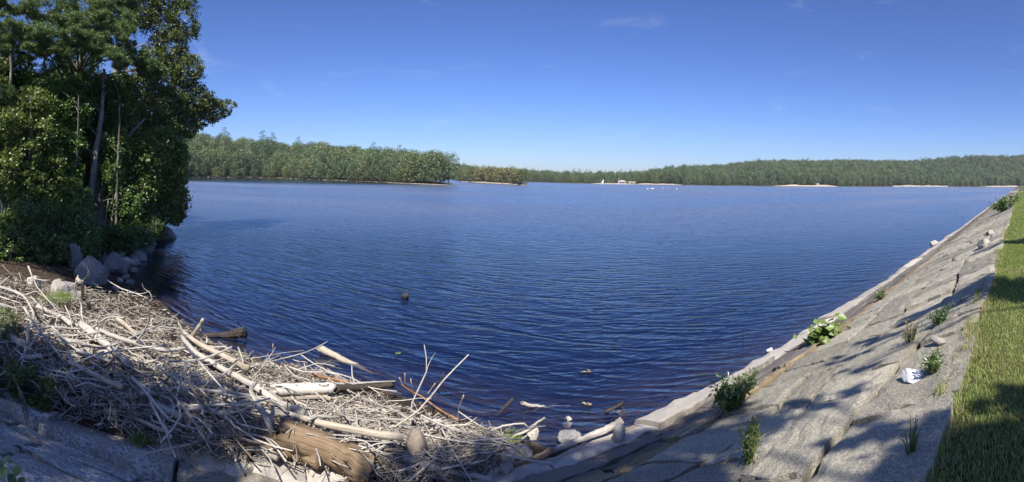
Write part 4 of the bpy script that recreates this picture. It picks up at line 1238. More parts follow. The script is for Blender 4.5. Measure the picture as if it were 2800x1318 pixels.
# shrubs in front of the trunks
def shrub(label, rows, leaf, mat, seed, base_px, name="shrub", cat="shrub", aspect=0.6, n_stems=6):
    r = np.random.default_rng(seed)
    b = P_(base_px[0], base_px[1], rows[0][2]); b[2] = max(height1(b[0], b[1]), 0.05)
    e = empty(name, b); tag(e, label, cat)
    Vs, Ts, k = [], [], 0
    mb = MB()
    for px, py, R, rx, ry, n in rows:
        c = P_(px, py, R); rad = np.array((rx, rx * .9, ry)) * R / F
        P, d = puff_points(c, rad, int(n * 2), r)
        V, T = leaves(P - b, leaf, r, 0.5, aspect, 0.1, 0, d, 0.5)
        Vs.append(V); Ts.append(T + k); k += len(V)
        for _ in range(n_stems):
            tip = c - b + rand_dirs(1, r)[0] * rad * 0.8
            f0 = np.array([r.normal() * .2, r.normal() * .2, -0.1])
            mb.add(*tube(curve_pts([f0, (f0 + tip) / 2 + r.normal(size=3) * .12, tip], 5), [0.016, 0.004], 4, False))
    obj("stems", mb.mesh("stems"), M['bark'], e)
    obj("foliage", mesh("foliage", np.concatenate(Vs), np.concatenate(Ts)), mat, e)
    return e
shrub("large leafy shrub in front of the grove trunks, partly lit by sun", [(80, 650, 15, 60, 50, 1500), (140, 675, 15, 60, 42, 1500), (60, 590, 15.5, 55, 50, 1300), (130, 590, 16, 60, 50, 1400), (190, 620, 16, 50, 50, 1200), (110, 705, 14.6, 40, 26, 700)], 0.09, M['leaf_bush'], 1, (110, 735), aspect=0.7)
shrub("leafy shrub right below the grey trunk beside the boulders", [(200, 680, 15.5, 50, 40, 1300), (235, 640, 16, 50, 45, 1200), (225, 580, 16.5, 45, 50, 1000), (255, 690, 16, 30, 22, 420), (165, 710, 15, 34, 22, 500)], 0.09, M['leaf_bush'], 2, (205, 722), aspect=0.7)
shrub("shrub at the edge of the grove over the bare earth", [(30, 690, 14.5, 50, 36, 1100), (-10, 650, 14.5, 45, 40, 800), (25, 620, 15, 40, 45, 800)], 0.09, M['leaf_bush'], 3, (30, 738), aspect=0.7)
shrub("dark bush hanging low over the boulders at the water", [(330, 655, 18, 55, 40, 1500), (380, 640, 19, 50, 36, 1300), (300, 650, 17.5, 40, 40, 1000), (415, 620, 21, 36, 30, 700)], 0.10, M['leaf_near'], 4, (335, 690))
shrub("dense undergrowth shrub in the shade behind the big leafy shrub", [(40, 520, 20, 60, 45, 1300), (110, 530, 21, 60, 45, 1300), (180, 540, 21, 60, 45, 1200), (90, 470, 22, 60, 36, 900)], 0.11, M['leaf_near'], 5, (110, 640))
shrub("low sprout with narrow green leaves at the back of the driftwood", [(58, 768, 13.5, 16, 20, 130)], 0.11, M['leaf_slope'], 6, (58, 792), name="sprout", cat="plant", aspect=0.3, n_stems=5)

# trees beside and behind the viewer, whose shade falls on the bank, the slabs and the crest
def proto_tall(seed, hgt, wid, low):
    r = np.random.default_rng(seed)
    puffs = []
    for i in range(40):
        f = (i + 0.5) / 40
        a = i * 2.4 + r.random()
        prof = math.sin(math.pi * (f * 0.85 + 0.12)) ** 0.6
        rd = wid * prof * (0.3 + 0.7 * r.random())
        q = 0.8 + 0.5 * r.random()
        puffs.append(((rd * math.cos(a), rd * math.sin(a), hgt * (low + (1 - low) * f)), (q * 1.2, q * 1.2, q)))
    V, T = crown_cloud(r, puffs, 150, 0.30, aspect=0.7, shell=0.3)
    c = mesh("tall_crown", V, T); c.materials.append(M['leaf_near'])
    mb = MB(); mb.add(*tube(curve_pts([(0, 0, -.6), (.2, 0, hgt * .4), (0, .2, hgt * .9)], 8), [.3, .06], 8))
    for cc, rad in puffs[::4]: mb.add(*tube(curve_pts([(0, 0, cc[2] - 1.5), np.array(cc) * (.5, .5, 1) - (0, 0, .5), cc], 4), [.08, .02], 5))
    t_ = mesh("tall_trunk", *_fv(mb), True); t_.materials.append(M['bark'])
    return c, t_
TALL = [proto_tall(61, 20, 3.3, .25), proto_tall(62, 14, 3.0, .2)]
for x, y, s, k, lab in ( 
                        (-21, 13.5, 1.25, 0, "tall tree well inside the wood"), (-21.5, 18, 1.25, 0, "tall tree at the back of the wood"), (-25.5, 20, 1.3, 0, "tallest tree deep in the wood"), (-19, 5, 1.1, 0, "tall tree at the end of the dam")):
    plant_tree(TALL[k], "shade_tree", lab, "trees behind the dam", x, y, s)

def shade_from(P, dist):
    """where a crown must stand to shade point P"""
    P = np.asarray(P, float)
    return P + np.array([SUN_H[0] * dist, SUN_H[1] * dist, dist * math.tan(SUN_EL)])
def shade_tree(label, base, spots, seed):
    puffs = [(shade_from(p, d), (rad, rad, rad * 0.7), int(2800 * rad * rad)) for p, d, rad in spots]
    top = max(p[0][2] for p in puffs)
    b = np.array([base[0], base[1], height1(*base)])
    near_tree("shade_tree", label, "tree", b, [b - (0, 0, .3), b + (0.1, 0, 4), b + (0.2, 0.3, top * 0.55), b + (0.1, 0.6, top * 0.9)], 0.2, 0.06, puffs, 0.14, M['leaf_near'], M['bark'], seed, "trees behind the dam")
shade_tree("tree behind the dam that dapples the near slabs and driftwood", (-8.0, -6.5), [((-3.6, 4.2, .5), 8, 1.5), ((-5.2, 4.3, .5), 8, 1.4), ((-2.6, 5.0, .4), 8.5, .8), ((-4.4, 5.4, .6), 9, .75), ((-3.0, 5.8, .5), 9, .6), ((-6.4, 4.8, .6), 9, .9), ((-2.0, 3.9, .5), 8, .9)], 71)
shade_tree("tree behind the dam that shades the rotten logs", (-4.0, -6.5), [((-1.6, 6.0, .4), 9, .6), ((-0.7, 5.6, .4), 8.5, .45), ((-1.6, 4.8, .3), 8, .8), ((-2.2, 6.6, .4), 9.5, .35)], 72)
shade_tree("tree behind the dam that shades the foot of the slope", (-0.6, -6.5), [((2.0, 4.1, .4), 8.5, 1.1), ((3.0, 3.8, .5), 8.5, 1.1), ((4.0, 3.5, .7), 8.5, .8), ((1.0, 4.3, .3), 8.5, .8), ((2.6, 3.0, .9), 8, .6), ((4.4, 2.2, 1.2), 7, .32), ((3.4, 1.3, 1.6), 6, .3), ((2.6, .1, 2.1), 4.5, .7), ((2.5, -.8, 2.1), 4.5, 1.0), ((3.3, .0, 2.1), 4.8, .4)], 73)
shade_tree("tree behind the dam that shades a patch of crest grass", (4.6, -7), [((7.2, .2, 2.1), 5.5, .8), ((7.2, -.7, 2.1), 5.5, 1.0), ((6.9, 1.3, 1.8), 6, .42), ((6.5, 2.1, 1.4), 6.5, .3), ((5.9, 2.4, 1.3), 6.5, .25), ((5.2, 2.0, 1.4), 6, .2)], 74)
shade_tree("small tree behind the dam further along the crest", (10.5, -7), [((12.8, .3, 2.1), 5.5, .45), ((13.2, -.6, 2.1), 5.5, .7), ((12.4, .9, 2.0), 6, .3)], 75)
shade_tree("tree at the end of the dam that shades the boulders", (-13.5, 2.0), [((-6.6, 11.4, .6), 9, 1.1), ((-8.2, 12.2, .8), 9, 1.4), ((-5.6, 12.4, .2), 9, 1.0), ((-9.2, 13.8, 1.2), 9, 1.6), ((-7.2, 14.2, .6), 9.5, 1.4), ((-6.4, 13.4, .3), 9.5, 1.2), ((-8.2, 16.2, .6), 10, 1.6)], 76)

# ------------------------------------------------------------------ driftwood
def log_obj(name, label, pts, r0, r1, mat, seed, cat="driftwood", sides=10, wob=0.05, group=None, part_of=None, broken=False, forks=(), segs=None, grain_rot=0.0):
    r = np.random.default_rng(seed)
    pts = np.asarray(pts, float)
    base = pts[0].copy()
    n = segs or max(8, 5 * len(pts))
    tp = curve_pts(pts, n) - base
    L = np.concatenate([[0], np.cumsum(np.linalg.norm(np.diff(tp, axis=0), axis=1))])
    tp[1:-1] += r.normal(size=tp[1:-1].shape) * min(r0, 0.05) * 0.10
    V, Q, T = tube(tp, [r0, (r0 + r1) / 2 * (1 + .1 * r.normal()), r1], sides, True, wob, r)
    if broken:
        for e in (0, n - 1):
            dirv = unit(tp[1] - tp[0]) if e == 0 else unit(tp[-2] - tp[-1])
            V[e * sides:(e + 1) * sides] += dirv * (r.random((sides, 1)) * r0 * 1.6)
    a = np.tile(np.arange(sides) / sides * 6.283, n)
    g = np.stack([np.cos(a) * r0 * 3, np.sin(a) * r0 * 3, np.repeat(L, sides)], 1)
    g = np.concatenate([g, [[0, 0, 0], [0, 0, L[-1]]]]) + r.random(3) * 9
    mbV, mbQ, mbT, mbG = [V], [Q], [T], [g]; k = len(V)
    for f in forks:
        fp = np.asarray(f[0], float) - base
        ft = curve_pts(fp, 6)
        V2, Q2, T2 = tube(ft, [f[1], f[2]], 6, True, wob, r)
        mbV.append(V2); mbQ.append(Q2 + k); mbT.append(T2 + k); k += len(V2)
        mbG.append(np.concatenate([np.tile(np.stack([np.cos(np.arange(6)), np.sin(np.arange(6)), np.zeros(6)], 1) * 0.1, (6, 1)), np.zeros((2, 3))]))
    me = mesh(name, np.concatenate(mbV), [np.concatenate(mbQ), np.concatenate(mbT)], True, {"grain": np.concatenate(mbG)})
    o = obj(name, me, mat, part_of)
    o.location = base
    if label: tag(o, label, cat, group)
    return o

def hero(name, label, pix, r0, r1, mat, seed, off=0.06, zs=None, forks=(), **kw):
    pts = [at_pile(px, py, off) if zs is None or zs[i] is None else at(px, py, zs[i]) for i, (px, py) in enumerate(pix)]
    fk = []
    for fpix, a, b_, fo in forks:
        fk.append(([at_pile(px, py, fo_) for (px, py), fo_ in zip(fpix, fo)], a, b_))
    if name in ('pole', 'branch', 'log', 'leaning_stub', 'plank'): r0, r1 = r0 * 0.78, r1 * 0.78
    return log_obj(name, label, pts, r0, r1, M[mat], seed, forks=fk, **kw)

# birch log with a white barked half and a dark split end
e = empty("birch_log", at_pile(736, 1068, 0.1)); tag(e, "birch log with peeling white bark and a dark split end reaching over the water", "log")
m, nt = nodes('birch'); t = NT(nt)
gr = t.n("ShaderNodeAttribute", attribute_name="grain").outputs['Vector']
n1 = t.noise(t.mapping(gr, (1, 1, 6)), 3.0, 4, 0.6); n2 = t.noise(gr, 5, 4)
c = t.mixc(t.ramp(n1, [(0.32, 1.0), (0.45, 0.0)]), (0.62, 0.58, 0.50), (0.20, 0.16, 0.12))
c = t.mixc(t.ramp(n2, [(0.60, 0.0), (0.66, 1.0)]), c, (0.09, 0.075, 0.06))
t.out(t.pbr(c, 0.7, t.bump(n1, 0.3, 0.01)))
M['birch'] = m
p0, p1, p2 = at_pile(736, 1068, 0.12), at_pile(915, 1060, 0.14), at(1080, 1052, 0.30)
for nm, pts, ra, rb, mt, sd in (("bark_section", [p0, (p0 + p1) / 2 + (0, 0, .01), p1], 0.085, 0.08, 'birch', 1), ("split_end", [p1 - (p1 - p0) * 0.02, (p1 + p2) / 2, p2], 0.078, 0.05, 'log_dark', 2), ("splinter", [p1 + (0, 0, .05), (p1 + p2) / 2 + (0, 0, .06), p2 + (0.02, 0.02, .05)], 0.03, 0.012, 'log_grey', 3)):
    o = log_obj(nm, None, pts, ra, rb, M[mt], sd, part_of=e, broken=True)
    o.location = np.array(pts[0]) - np.array(e.location)
hero("rotten_log", "thick rotten brown log with a split weathered end at the bottom of the driftwood", [(747, 1180), (860, 1212), (940, 1248), (1022, 1296)], .15, .17, 'log_brown', 5, off=0.13, sides=14, wob=0.14, broken=True)
hero("rotten_log", "brown barkless log with a knotty sawn end lying before the thicker rotten log", [(690, 1208), (760, 1218), (820, 1232), (880, 1252)], .11, .125, 'log_brown', 6, off=0.10, sides=12, wob=0.10, forks=[([(868, 1252), (884, 1262), (888, 1272)], .05, .03, (0.12, .04, -.02))])
hero("pole", "long straight grey pole running down into the middle of the heap", [(496, 918), (529, 957), (600, 1003), (690, 1054), (760, 1098), (832, 1132)], .055, .06, 'log_grey', 7, off=0.12)
hero("pole", "straight yellowish pole at the lake side of the heap", [(500, 905), (541, 938), (610, 972), (680, 1007)], .05, .055, 'log_tan', 8, off=0.16)
hero("branch", "pale grey forked branch standing out of the heap before the rotten logs", [(700, 1045), (686, 1068), (706, 1105), (731, 1148), (748, 1198)], .03, .05, 'log_grey', 9, off=0.30, forks=[([(741, 1150), (746, 1130), (744, 1110)], .028, .022, (.30, .36, .42))])
hero("branch", "thin pale branch lying across the pale forked branch", [(560, 1066), (640, 1075), (690, 1084), (756, 1105), (790, 1130)], .022, .018, 'log_grey', 10, off=0.30)
hero("pole", "long grey pole pointing to the brown stone, end cut square", [(752, 1122), (837, 1146), (967, 1175), (1104, 1196)], .04, .055, 'log_tan', 11, off=0.20)
hero("branch", "long bleached branch forking along the foot of the ledge", [(1100, 1252), (1158, 1268), (1220, 1286), (1279, 1299), (1345, 1309)], .05, .045, 'log_grey', 12, off=0.04, forks=[([(1150, 1266), (1200, 1290), (1225, 1318)], .03, .02, (.05, .02, .02))])
hero("branch", "wavy bleached branch reaching towards the shallows", [(1033, 1135), (1082, 1156), (1137, 1159), (1179, 1150), (1221, 1157), (1285, 1190), (1382, 1202)], .022, .032, 'log_grey', 13, zs=[.25, .28, .28, .27, .25, .2, .12])
hero("branch", "thin bleached branch crossing the wavy one", [(1066, 1115), (1100, 1135), (1137, 1158), (1170, 1175), (1186, 1212), (1200, 1240)], .02, .012, 'log_grey', 14, zs=[.3, .3, .33, .3, .25, .15])
hero("branch", "arched bleached branch above the brown stone", [(1050, 1186), (1068, 1170), (1092, 1166), (1127, 1171), (1152, 1190), (1190, 1212), (1216, 1211)], .022, .016, 'log_grey', 15, zs=[.22, .3, .34, .33, .28, .2, .16])
hero("branch", "stout bleached stub behind the brown stone", [(1165, 1190), (1215, 1200), (1250, 1206), (1290, 1211)], .03, .045, 'log_grey', 16, zs=[.2, .16, .12, .08])
hero("branch", "arched thin branch rising over the shallows", [(1326, 1190), (1350, 1175), (1380, 1164), (1428, 1158), (1445, 1170)], .022, .012, 'log_grey', 17, zs=[.08, .18, .24, .24, .15])
hero("branch", "slanting grey branch with forked tip over the shallows", [(1395, 1196), (1440, 1178), (1470, 1155), (1490, 1142)], .022, .016, 'log_grey', 18, zs=[.03, .1, .22, .3], forks=[])
hero("branch", "low thin branch over the green weed", [(1330, 1232), (1385, 1217), (1420, 1205), (1442, 1190)], .018, .012, 'log_tan', 19, zs=[.1, .1, .1, .12])
hero("branch", "reddish wet branch slanting out of the water", [(1098, 1052), (1125, 1070), (1152, 1084), (1203, 1121), (1252, 1148)], .014, .026, 'log_red', 20, zs=[.28, .16, .08, .05, .08])
for i, (a, b_, za, zb, lab) in enumerate((((1107, 1020), (1108, 1056), .5, .24, "upright twig at the tip of the reddish branch"), ((1123, 1036), (1133, 1095), .5, .05, "pale upright twig standing in the water by the reddish branch"), ((1092, 1032), (1101, 1055), .42, .25, "short twig splayed at the tip of the reddish branch"),
                                  ((1268, 1080), (1253, 1122), .42, .08, "pale upright twig beyond the wavy branch"), ((1190, 1048), (1166, 1082), .3, .04, "short pale twig poking out of open water"), ((1213, 1018), (1198, 1062), .34, 0.0, "thin dark twig poking out of open water"),
                                  ((746, 940), (748, 985), .8, .4, "upright pale twig at the lake side of the heap"), ((815, 985), (814, 1015), .45, .2, "short upright twig before the reddish stick"))):
    hero("twig", lab, [a, b_], .009, .012, 'log_tan' if i != 5 else 'log_dark', 40 + i, zs=[za, zb], cat="twig", segs=5, sides=6)
hero("floating_stick", "dark waterlogged stick slanting out of the shallows", [(1402, 1090), (1380, 1113), (1356, 1138)], .022, .016, 'log_dark', 22, zs=[.16, .06, -.05], cat="stick")
hero("floating_stick", "pale broken log end floating in the shallows", [(1422, 1099), (1448, 1108), (1490, 1112), (1560, 1110)], .034, .02, 'log_grey', 23, zs=[.09, .04, -.02, -.12], cat="stick", broken=True)
hero("floating_stick", "twisted black stick in the water near the ledge", [(1655, 1128), (1668, 1120), (1685, 1112), (1705, 1100)], .035, .02, 'log_dark', 24, zs=[.04, .1, .07, .02], cat="stick", wob=0.3)
hero("driftwood_stem", "knobbly driftwood stem on the ledge with a forked root end", [(1510, 1232), (1560, 1212), (1624, 1188), (1665, 1172), (1700, 1150)], .035, .05, 'log_grey', 25, zs=[.13, .14, .15, .17, .24], wob=0.18, forks=[])
hero("plank", "straight pale lath lying on the near ledge", [(1462, 1278), (1530, 1246), (1604, 1210)], .022, .02, 'log_grey', 26, zs=[.2, .2, .18], sides=4, wob=0.02)
hero("driftwood_stem", "short curved driftwood piece beside the lath", [(1395, 1278), (1440, 1262), (1480, 1248), (1506, 1232)], .035, .05, 'log_brown', 27, zs=[.16, .17, .18, .2])
hero("driftwood_stem", "split brown stick against the ledge behind the ochre block", [(1680, 1196), (1705, 1180), (1738, 1166)], .02, .028, 'log_brown', 28, zs=[.14, .14, .12], wob=0.2)
hero("driftwood_stem", "grey stub end resting on the near ledge", [(1330, 1306), (1345, 1296), (1362, 1284)], .05, .045, 'log_grey', 29, zs=[.15, .17, .2])
hero("floating_log", "pale log end sticking up out of the lake, the rest sunk", [(866, 948), (920, 975), (967, 996), (1040, 1030), (1110, 1058)], .075, .04, 'log_tan', 30, zs=[.12, .03, -.03, -.22, -.4], cat="log", broken=True, sides=10)
hero("floating_log", "dark waterlogged plank with a ragged end beside the heap", [(552, 918), (613, 916), (645, 912), (674, 906)], .05, .12, 'log_dark', 31, zs=[.02, .04, .1, .18], cat="log", broken=True, wob=0.25)
hero("leaning_stub", "pale broken pole leaning up at the lake edge of the heap", [(522, 924), (540, 900), (557, 872)], .05, .042, 'log_tan', 32, zs=[.45, .72, 1.0], cat="stub", broken=True)
hero("leaning_stub", "short pale stick propped beside the leaning broken pole", [(546, 895), (549, 920), (553, 942)], .03, .035, 'log_grey', 33, zs=[.72, .55, .4], cat="stub")
hero("leaning_stub", "bent upright stub standing at the back of the driftwood", [(211, 764), (220, 772), (226, 785), (225, 812)], .06, .055, 'log_tan', 34, zs=[1.3, 1.25, 1.1, .65], cat="stub")
hero("leaning_stub", "small pale upright stub among the chips above the slabs", [(226, 1066), (231, 1082), (238, 1102)], .02, .035, 'log_tan', 35, zs=[.95, .85, .72], cat="stub", broken=True)
hero("log", "thick weathered grey log slanting through the left of the heap", [(222, 886), (285, 936), (320, 966), (356, 996)], .095, .05, 'log_grey', 36, off=0.14)
hero("branch", "long pale branch curving along the left edge of the heap", [(-6, 782), (53, 803), (77, 826), (92, 870), (60, 905)], .045, .03, 'log_grey', 37, off=0.14)
hero("log", "bleached log below the curving branch", [(100, 838), (135, 852), (169, 867), (196, 888)], .055, .06, 'log_grey', 38, off=0.12)
hero("branch", "thin horizontal branch across the left of the heap", [(110, 900), (140, 894), (180, 897), (222, 900)], .03, .025, 'log_grey', 39, off=0.18)
hero("pole", "long smooth curved pole across the middle of the heap", [(264, 899), (333, 927), (399, 947), (445, 956), (481, 956), (513, 949)], .055, .035, 'log_grey', 41, off=0.18)
hero("branch", "thin dark branch rising to the right over the heap's lake side", [(352, 926), (400, 904), (450, 882), (490, 856)], .028, .014, 'log_grey', 42, off=0.22)
hero("log", "pale log behind the curved pole", [(320, 870), (345, 890), (375, 916)], .06, .04, 'log_tan', 43, off=0.14)
hero("plank", "squared grey plank poking out of the creeping juniper", [(40, 984), (76, 979), (113, 974)], .055, .05, 'log_grey', 44, off=0.22, sides=4, wob=0.03)
hero("log", "stubby log with fungus-spotted pale bark by the juniper", [(24, 893), (40, 925), (58, 938), (78, 946)], .055, .09, 'log_tan', 45, off=0.12, broken=True)
hero("plank", "flat silvery plank lying on the chips near the slabs", [(410, 1100), (450, 1118), (498, 1141)], .05, .055, 'log_grey', 46, off=0.08, sides=6)
hero("pole", "thin pole along the lower edge of the heap", [(350, 1134), (400, 1158), (450, 1178)], .03, .035, 'log_tan', 47, off=0.08)
hero("pole", "short stout pole by the wedge stone", [(632, 1188), (690, 1216), (760, 1252)], .045, .05, 'log_tan', 48, off=0.10)
hero("branch", "very thin curved branch reaching out over the water", [(642, 1020), (700, 1000), (762, 983), (839, 962), (896, 934)], .014, .008, 'log_grey', 49, zs=[.45, .5, .5, .55, .65])
hero("branch", "stripped reddish stick behind the birch log", [(850, 1026), (900, 1034), (952, 1047)], .03, .035, 'log_red', 50, off=0.12)
hero("branch", "elbow-shaped pale branch in the middle of the heap", [(842, 1148), (871, 1138), (905, 1140), (934, 1137), (938, 1120), (928, 1106)], .026, .02, 'log_grey', 51, off=0.26)
hero("branch", "short pale branch curling up before the pale forked branch", [(600, 1128), (624, 1122), (657, 1100), (680, 1094)], .03, .025, 'log_grey', 52, off=0.22)
hero("pole", "split grey pole bundle end lit by sun in the heap", [(190, 990), (235, 1012), (290, 1040), (335, 1058)], .04, .05, 'log_tan', 53, off=0.16)
hero("pole", "grey pole lying beside the slanting weathered log", [(210, 958), (260, 975), (312, 990)], .035, .03, 'log_grey', 54, off=0.16)
hero("log", "broad flat weathered log buried under the slanting one", [(165, 930), (220, 945), (290, 965), (350, 985)], .10, .08, 'log_grey', 55, off=0.02)
hero("branch", "pale root piece with stubby fingers on the chips", [(385, 1078), (405, 1072), (425, 1080)], .03, .02, 'log_grey', 56, off=0.14)
hero("log", "dark weathered log on the shaded side below the yellowish pole", [(505, 955), (560, 985), (600, 1010)], .07, .06, 'log_dark', 57, off=0.02)
hero("pole", "thin pole under the birch log", [(720, 1095), (800, 1090), (880, 1085), (905, 1092)], .035, .04, 'log_tan', 58, off=0.06)

# single sticks of the heap, then the uncountable litter between them
STICKS = []
for s_ in range(14):
    r = np.random.default_rng(200 + s_)
    bend = r.normal(size=(2, 2)) * (0.05 if s_ % 3 else 0.10)
    pts = np.array([(0, 0, -.5), (bend[0, 0], bend[0, 1], -.15), (bend[1, 0], bend[1, 1], .2), (bend[0, 0] * .4, bend[1, 1] * 1.3, .5)])
    mb = MB()
    mb.add(*tube(curve_pts(pts, 7), [.018, .015, .009], 6, True, 0.1, r))
    if s_ % 2:
        k = r.integers(0, 2)
        p = curve_pts(pts, 7)[4]
        mb.add(*tube(curve_pts([p, p + (r.normal() * .06, r.normal() * .06, .12), p + (r.normal() * .14, r.normal() * .14, .26)], 4), [.010, .004], 5))
    me = mb.mesh("stick", True); me.materials.append(M['drift']); STICKS.append(me)

def heap_spots(n, r):
    """random spots on the heap in world space, weighted like the photograph"""
    out = []
    tab_x = [0, 100, 250, 400, 500, 600, 700, 850, 1000, 1100, 1250, 1400]
    top = [756, 764, 780, 802, 874, 944, 976, 1000, 1058, 1108, 1148, 1180]
    bot = [1010, 1075, 1130, 1185, 1215, 1240, 1265, 1270, 1290, 1295, 1295, 1270]
    while len(out) < n:
        px = r.uniform(-60, 1370); 
        a, b_ = np.interp(px, tab_x, top), np.interp(px, tab_x, bot)
        py = a + (b_ - a) * r.random() ** 0.9
        if px > 1000 and r.random() < 0.5: continue
        if 680 < px < 1030 and 0.40 * (px - 690) + 1185 < py and r.random() < 0.8: continue
        out.append((px, py))
    return out

def heap_dir(x, y, r):
    """sticks lie mostly along the wash line, pointing out to the lake on the right"""
    base = math.atan2(-0.5, 1.0)
    return base + r.normal() * (0.45 if r.random() < 0.6 else 1.3)

def spot_xyz(pxy, off):
    P = np.zeros((len(pxy), 3)); px = np.array([p[0] for p in pxy], float); py = np.array([p[1] for p in pxy], float)
    u = (px - 1400) / F
    D = RIGHT[None] * np.sin(u)[:, None] + FWD[None] * np.cos(u)[:, None] + UP[None] * ((H0 - py) / F)[:, None]
    z = np.full(len(px), 0.4)
    for _ in range(5):
        k = (z - EYE) / D[:, 2]
        x, y = D[:, 0] * k, D[:, 1] * k
        z = 0.5 * z + 0.5 * (pile_z(x, y) + off)
    return np.stack([x, y, z], 1)

r = np.random.default_rng(900)
zones = [(0, 110, "weathered stick at the left edge of the heap by the curving branch"), (110, 230, "weathered stick in the heap around the bleached log"), (230, 350, "weathered stick lying around the slanting thick grey log"), (350, 450, "weathered stick around the long smooth curved pole"),
         (450, 560, "weathered stick around the pale broken pole that leans up"), (560, 680, "grey stick in the tangle beside the yellowish pole"), (680, 790, "grey stick in the tangle around the pale forked branch"), (790, 920, "grey stick in the tangle around the birch log"), (920, 1060, "grey stick in the tangle between the rotten log and the birch log's end"), (1060, 1180, "bleached stick in the open tangle near the brown stone"), (1180, 1500, "bleached stick in the weedy shallows right of the brown stone")]
sp = heap_spots(236, r)
XYZ = spot_xyz(sp, 0.02)
for i, ((px, py), p) in enumerate(zip(sp, XYZ)):
    L = 0.5 + 1.1 * r.random() ** 1.5
    o = obj("stick", STICKS[i % len(STICKS)])
    th = (0.5 + 0.6 * r.random()) * (1.1 if px < 700 else 0.8)
    o.scale = (th, th, L)
    yaw = heap_dir(p[0], p[1], r)
    pitch = r.normal() * (0.12 if r.random() < 0.85 else 0.5)
    d = Vector((math.cos(yaw) * math.cos(pitch), math.sin(yaw) * math.cos(pitch), math.sin(pitch)))
    o.rotation_mode = 'QUATERNION'; o.rotation_quaternion = d.to_track_quat('Z', 'Y')
    o.location = (p[0], p[1], p[2] + 0.05 + abs(math.sin(pitch)) * L * 0.4)
    lab = [z_[2] for z_ in zones if z_[0] <= max(px, 0) < z_[1]][0]
    tag(o, lab, "stick", "sticks of the driftwood heap")

def build_litter():
    r = np.random.default_rng(901)
    mb = MB()
    n = 11500
    sp = heap_spots(n, r)
    XYZ = spot_xyz(sp, -0.03)
    for i, p in enumerate(XYZ):
        L = 0.10 + 0.55 * r.random() ** 2.2
        rad = 0.0035 + 0.007 * r.random() ** 1.8
        if sp[i][0] > 1000: rad *= 0.75
        yaw = heap_dir(p[0], p[1], r) if r.random() < 0.6 else r.random() * 6.28
        pitch = r.normal() * 0.18
        d = np.array([math.cos(yaw) * math.cos(pitch), math.sin(yaw) * math.cos(pitch), math.sin(pitch)])
        c = p + np.array([0, 0, r.uniform(-0.12, 0.05)])
        bend = r.normal(size=3) * L * 0.08
        mb.add(*tube(np.array([c - d * L / 2, c + bend, c + d * L / 2]), [rad, rad, rad * 0.6], 5, False), a=r.random())
    sp = heap_spots(2600, r); P = spot_xyz(sp, 0.0)
    V, T = leaves(P, 0.13, r, 1.2, 0.22, 0.02)
    mb.V.append(V); mb.T.append(T + mb.n); mb.A.append(np.repeat(r.random(len(P)), 4)); mb.n += len(V)
    o = obj("driftwood_litter", mb.mesh("driftwood_litter", True), M['drift_litter'])
    tag(o, "tangled litter of small grey sticks and wood chips washed up along the shore", None, None, "stuff")
build_litter()

# ------------------------------------------------------------------ plants on the dam face and by the driftwood
def slope_plant(name, label, px, py, rows, leaf, mat, seed, aspect=0.35, stems=14, up=0.4, cat="plant", spread=None, hgt=0.4, n_leaf=14, droop=0.25, base=None):
    """leafy stems rising from one foot on the slope"""
    r = np.random.default_rng(seed)
    b = at_slope(px, py) if base is None else np.asarray(base, float)
    e = empty(name, b); tag(e, label, cat)
    mb = MB(); Vs, Ts, k = [], [], 0
    for i in range(stems):
        a = r.random() * 6.283; q = spread * (0.2 + 0.8 * r.random())
        f0 = np.array([math.cos(a) * q * 0.35, math.sin(a) * q * 0.35, -math.sin(a) * q * 0.35 * SLOPE])
        tip = np.array([math.cos(a) * q, math.sin(a) * q, -math.sin(a) * q * SLOPE * 0.8 + hgt * (0.45 + 0.6 * r.random())])
        sp = curve_pts([f0, (f0 + tip) / 2 + np.array([0, 0, hgt * .12]), tip], 6)
        mb.add(*tube(sp, [0.006, 0.002], 4, False))
        t_ = r.random(n_leaf) ** 0.8
        P = np.stack([np.interp(t_ * 5, np.arange(6), sp[:, c_]) for c_ in range(3)], 1) + r.normal(size=(n_leaf, 3)) * leaf * 0.45
        V, T = leaves(P, leaf, r, up, aspect, 0.08, droop)
        Vs.append(V); Ts.append(T + k); k += len(V)
    obj("stems", mb.mesh("stems"), M['leaf_slope'], e)
    obj("foliage", mesh("foliage", np.concatenate(Vs), np.concatenate(Ts)), M[mat], e)
    return e
slope_plant("leafy_weed", "bushy green weed with narrow leaves growing on the ledge", 2000, 1118, None, 0.085, 'leaf_slope', 1, 0.34, 46, 0.4, spread=0.36, hgt=0.42, n_leaf=22)
slope_plant("leafy_weed", "low bright green plant with broad lobed leaves on the ledge", 2262, 925, None, 0.17, 'leaf_squash', 2, 0.85, 26, 0.9, spread=0.55, hgt=0.26, n_leaf=7, droop=0.0)
slope_plant("leafy_weed", "feathery fern-like weed in the shaded crack of the slope", 2048, 1262, None, 0.05, 'juniper', 3, 0.25, 22, 0.3, spread=0.10, hgt=0.34, n_leaf=26)
slope_plant("leafy_weed", "small green tuft beside the bright white block", 2552, 1015, None, 0.04, 'leaf_slope', 4, 0.3, 24, 0.3, spread=0.14, hgt=0.18, n_leaf=20)
slope_plant("leafy_weed", "dry thin-stalked tuft in the middle of the slope", 2488, 935, None, 0.035, 'dry', 5, 0.3, 20, 0.3, spread=0.16, hgt=0.26, n_leaf=14)
slope_plant("leafy_weed", "green tuft in a crack under the tree shadow", 2572, 882, None, 0.045, 'juniper', 6, 0.3, 22, 0.3, spread=0.20, hgt=0.22, n_leaf=20)
slope_plant("leafy_weed", "yellowish weed tuft far along the stained course", 2408, 818, None, 0.06, 'leaf_slope', 7, 0.4, 20, 0.3, spread=0.22, hgt=0.22, n_leaf=16)
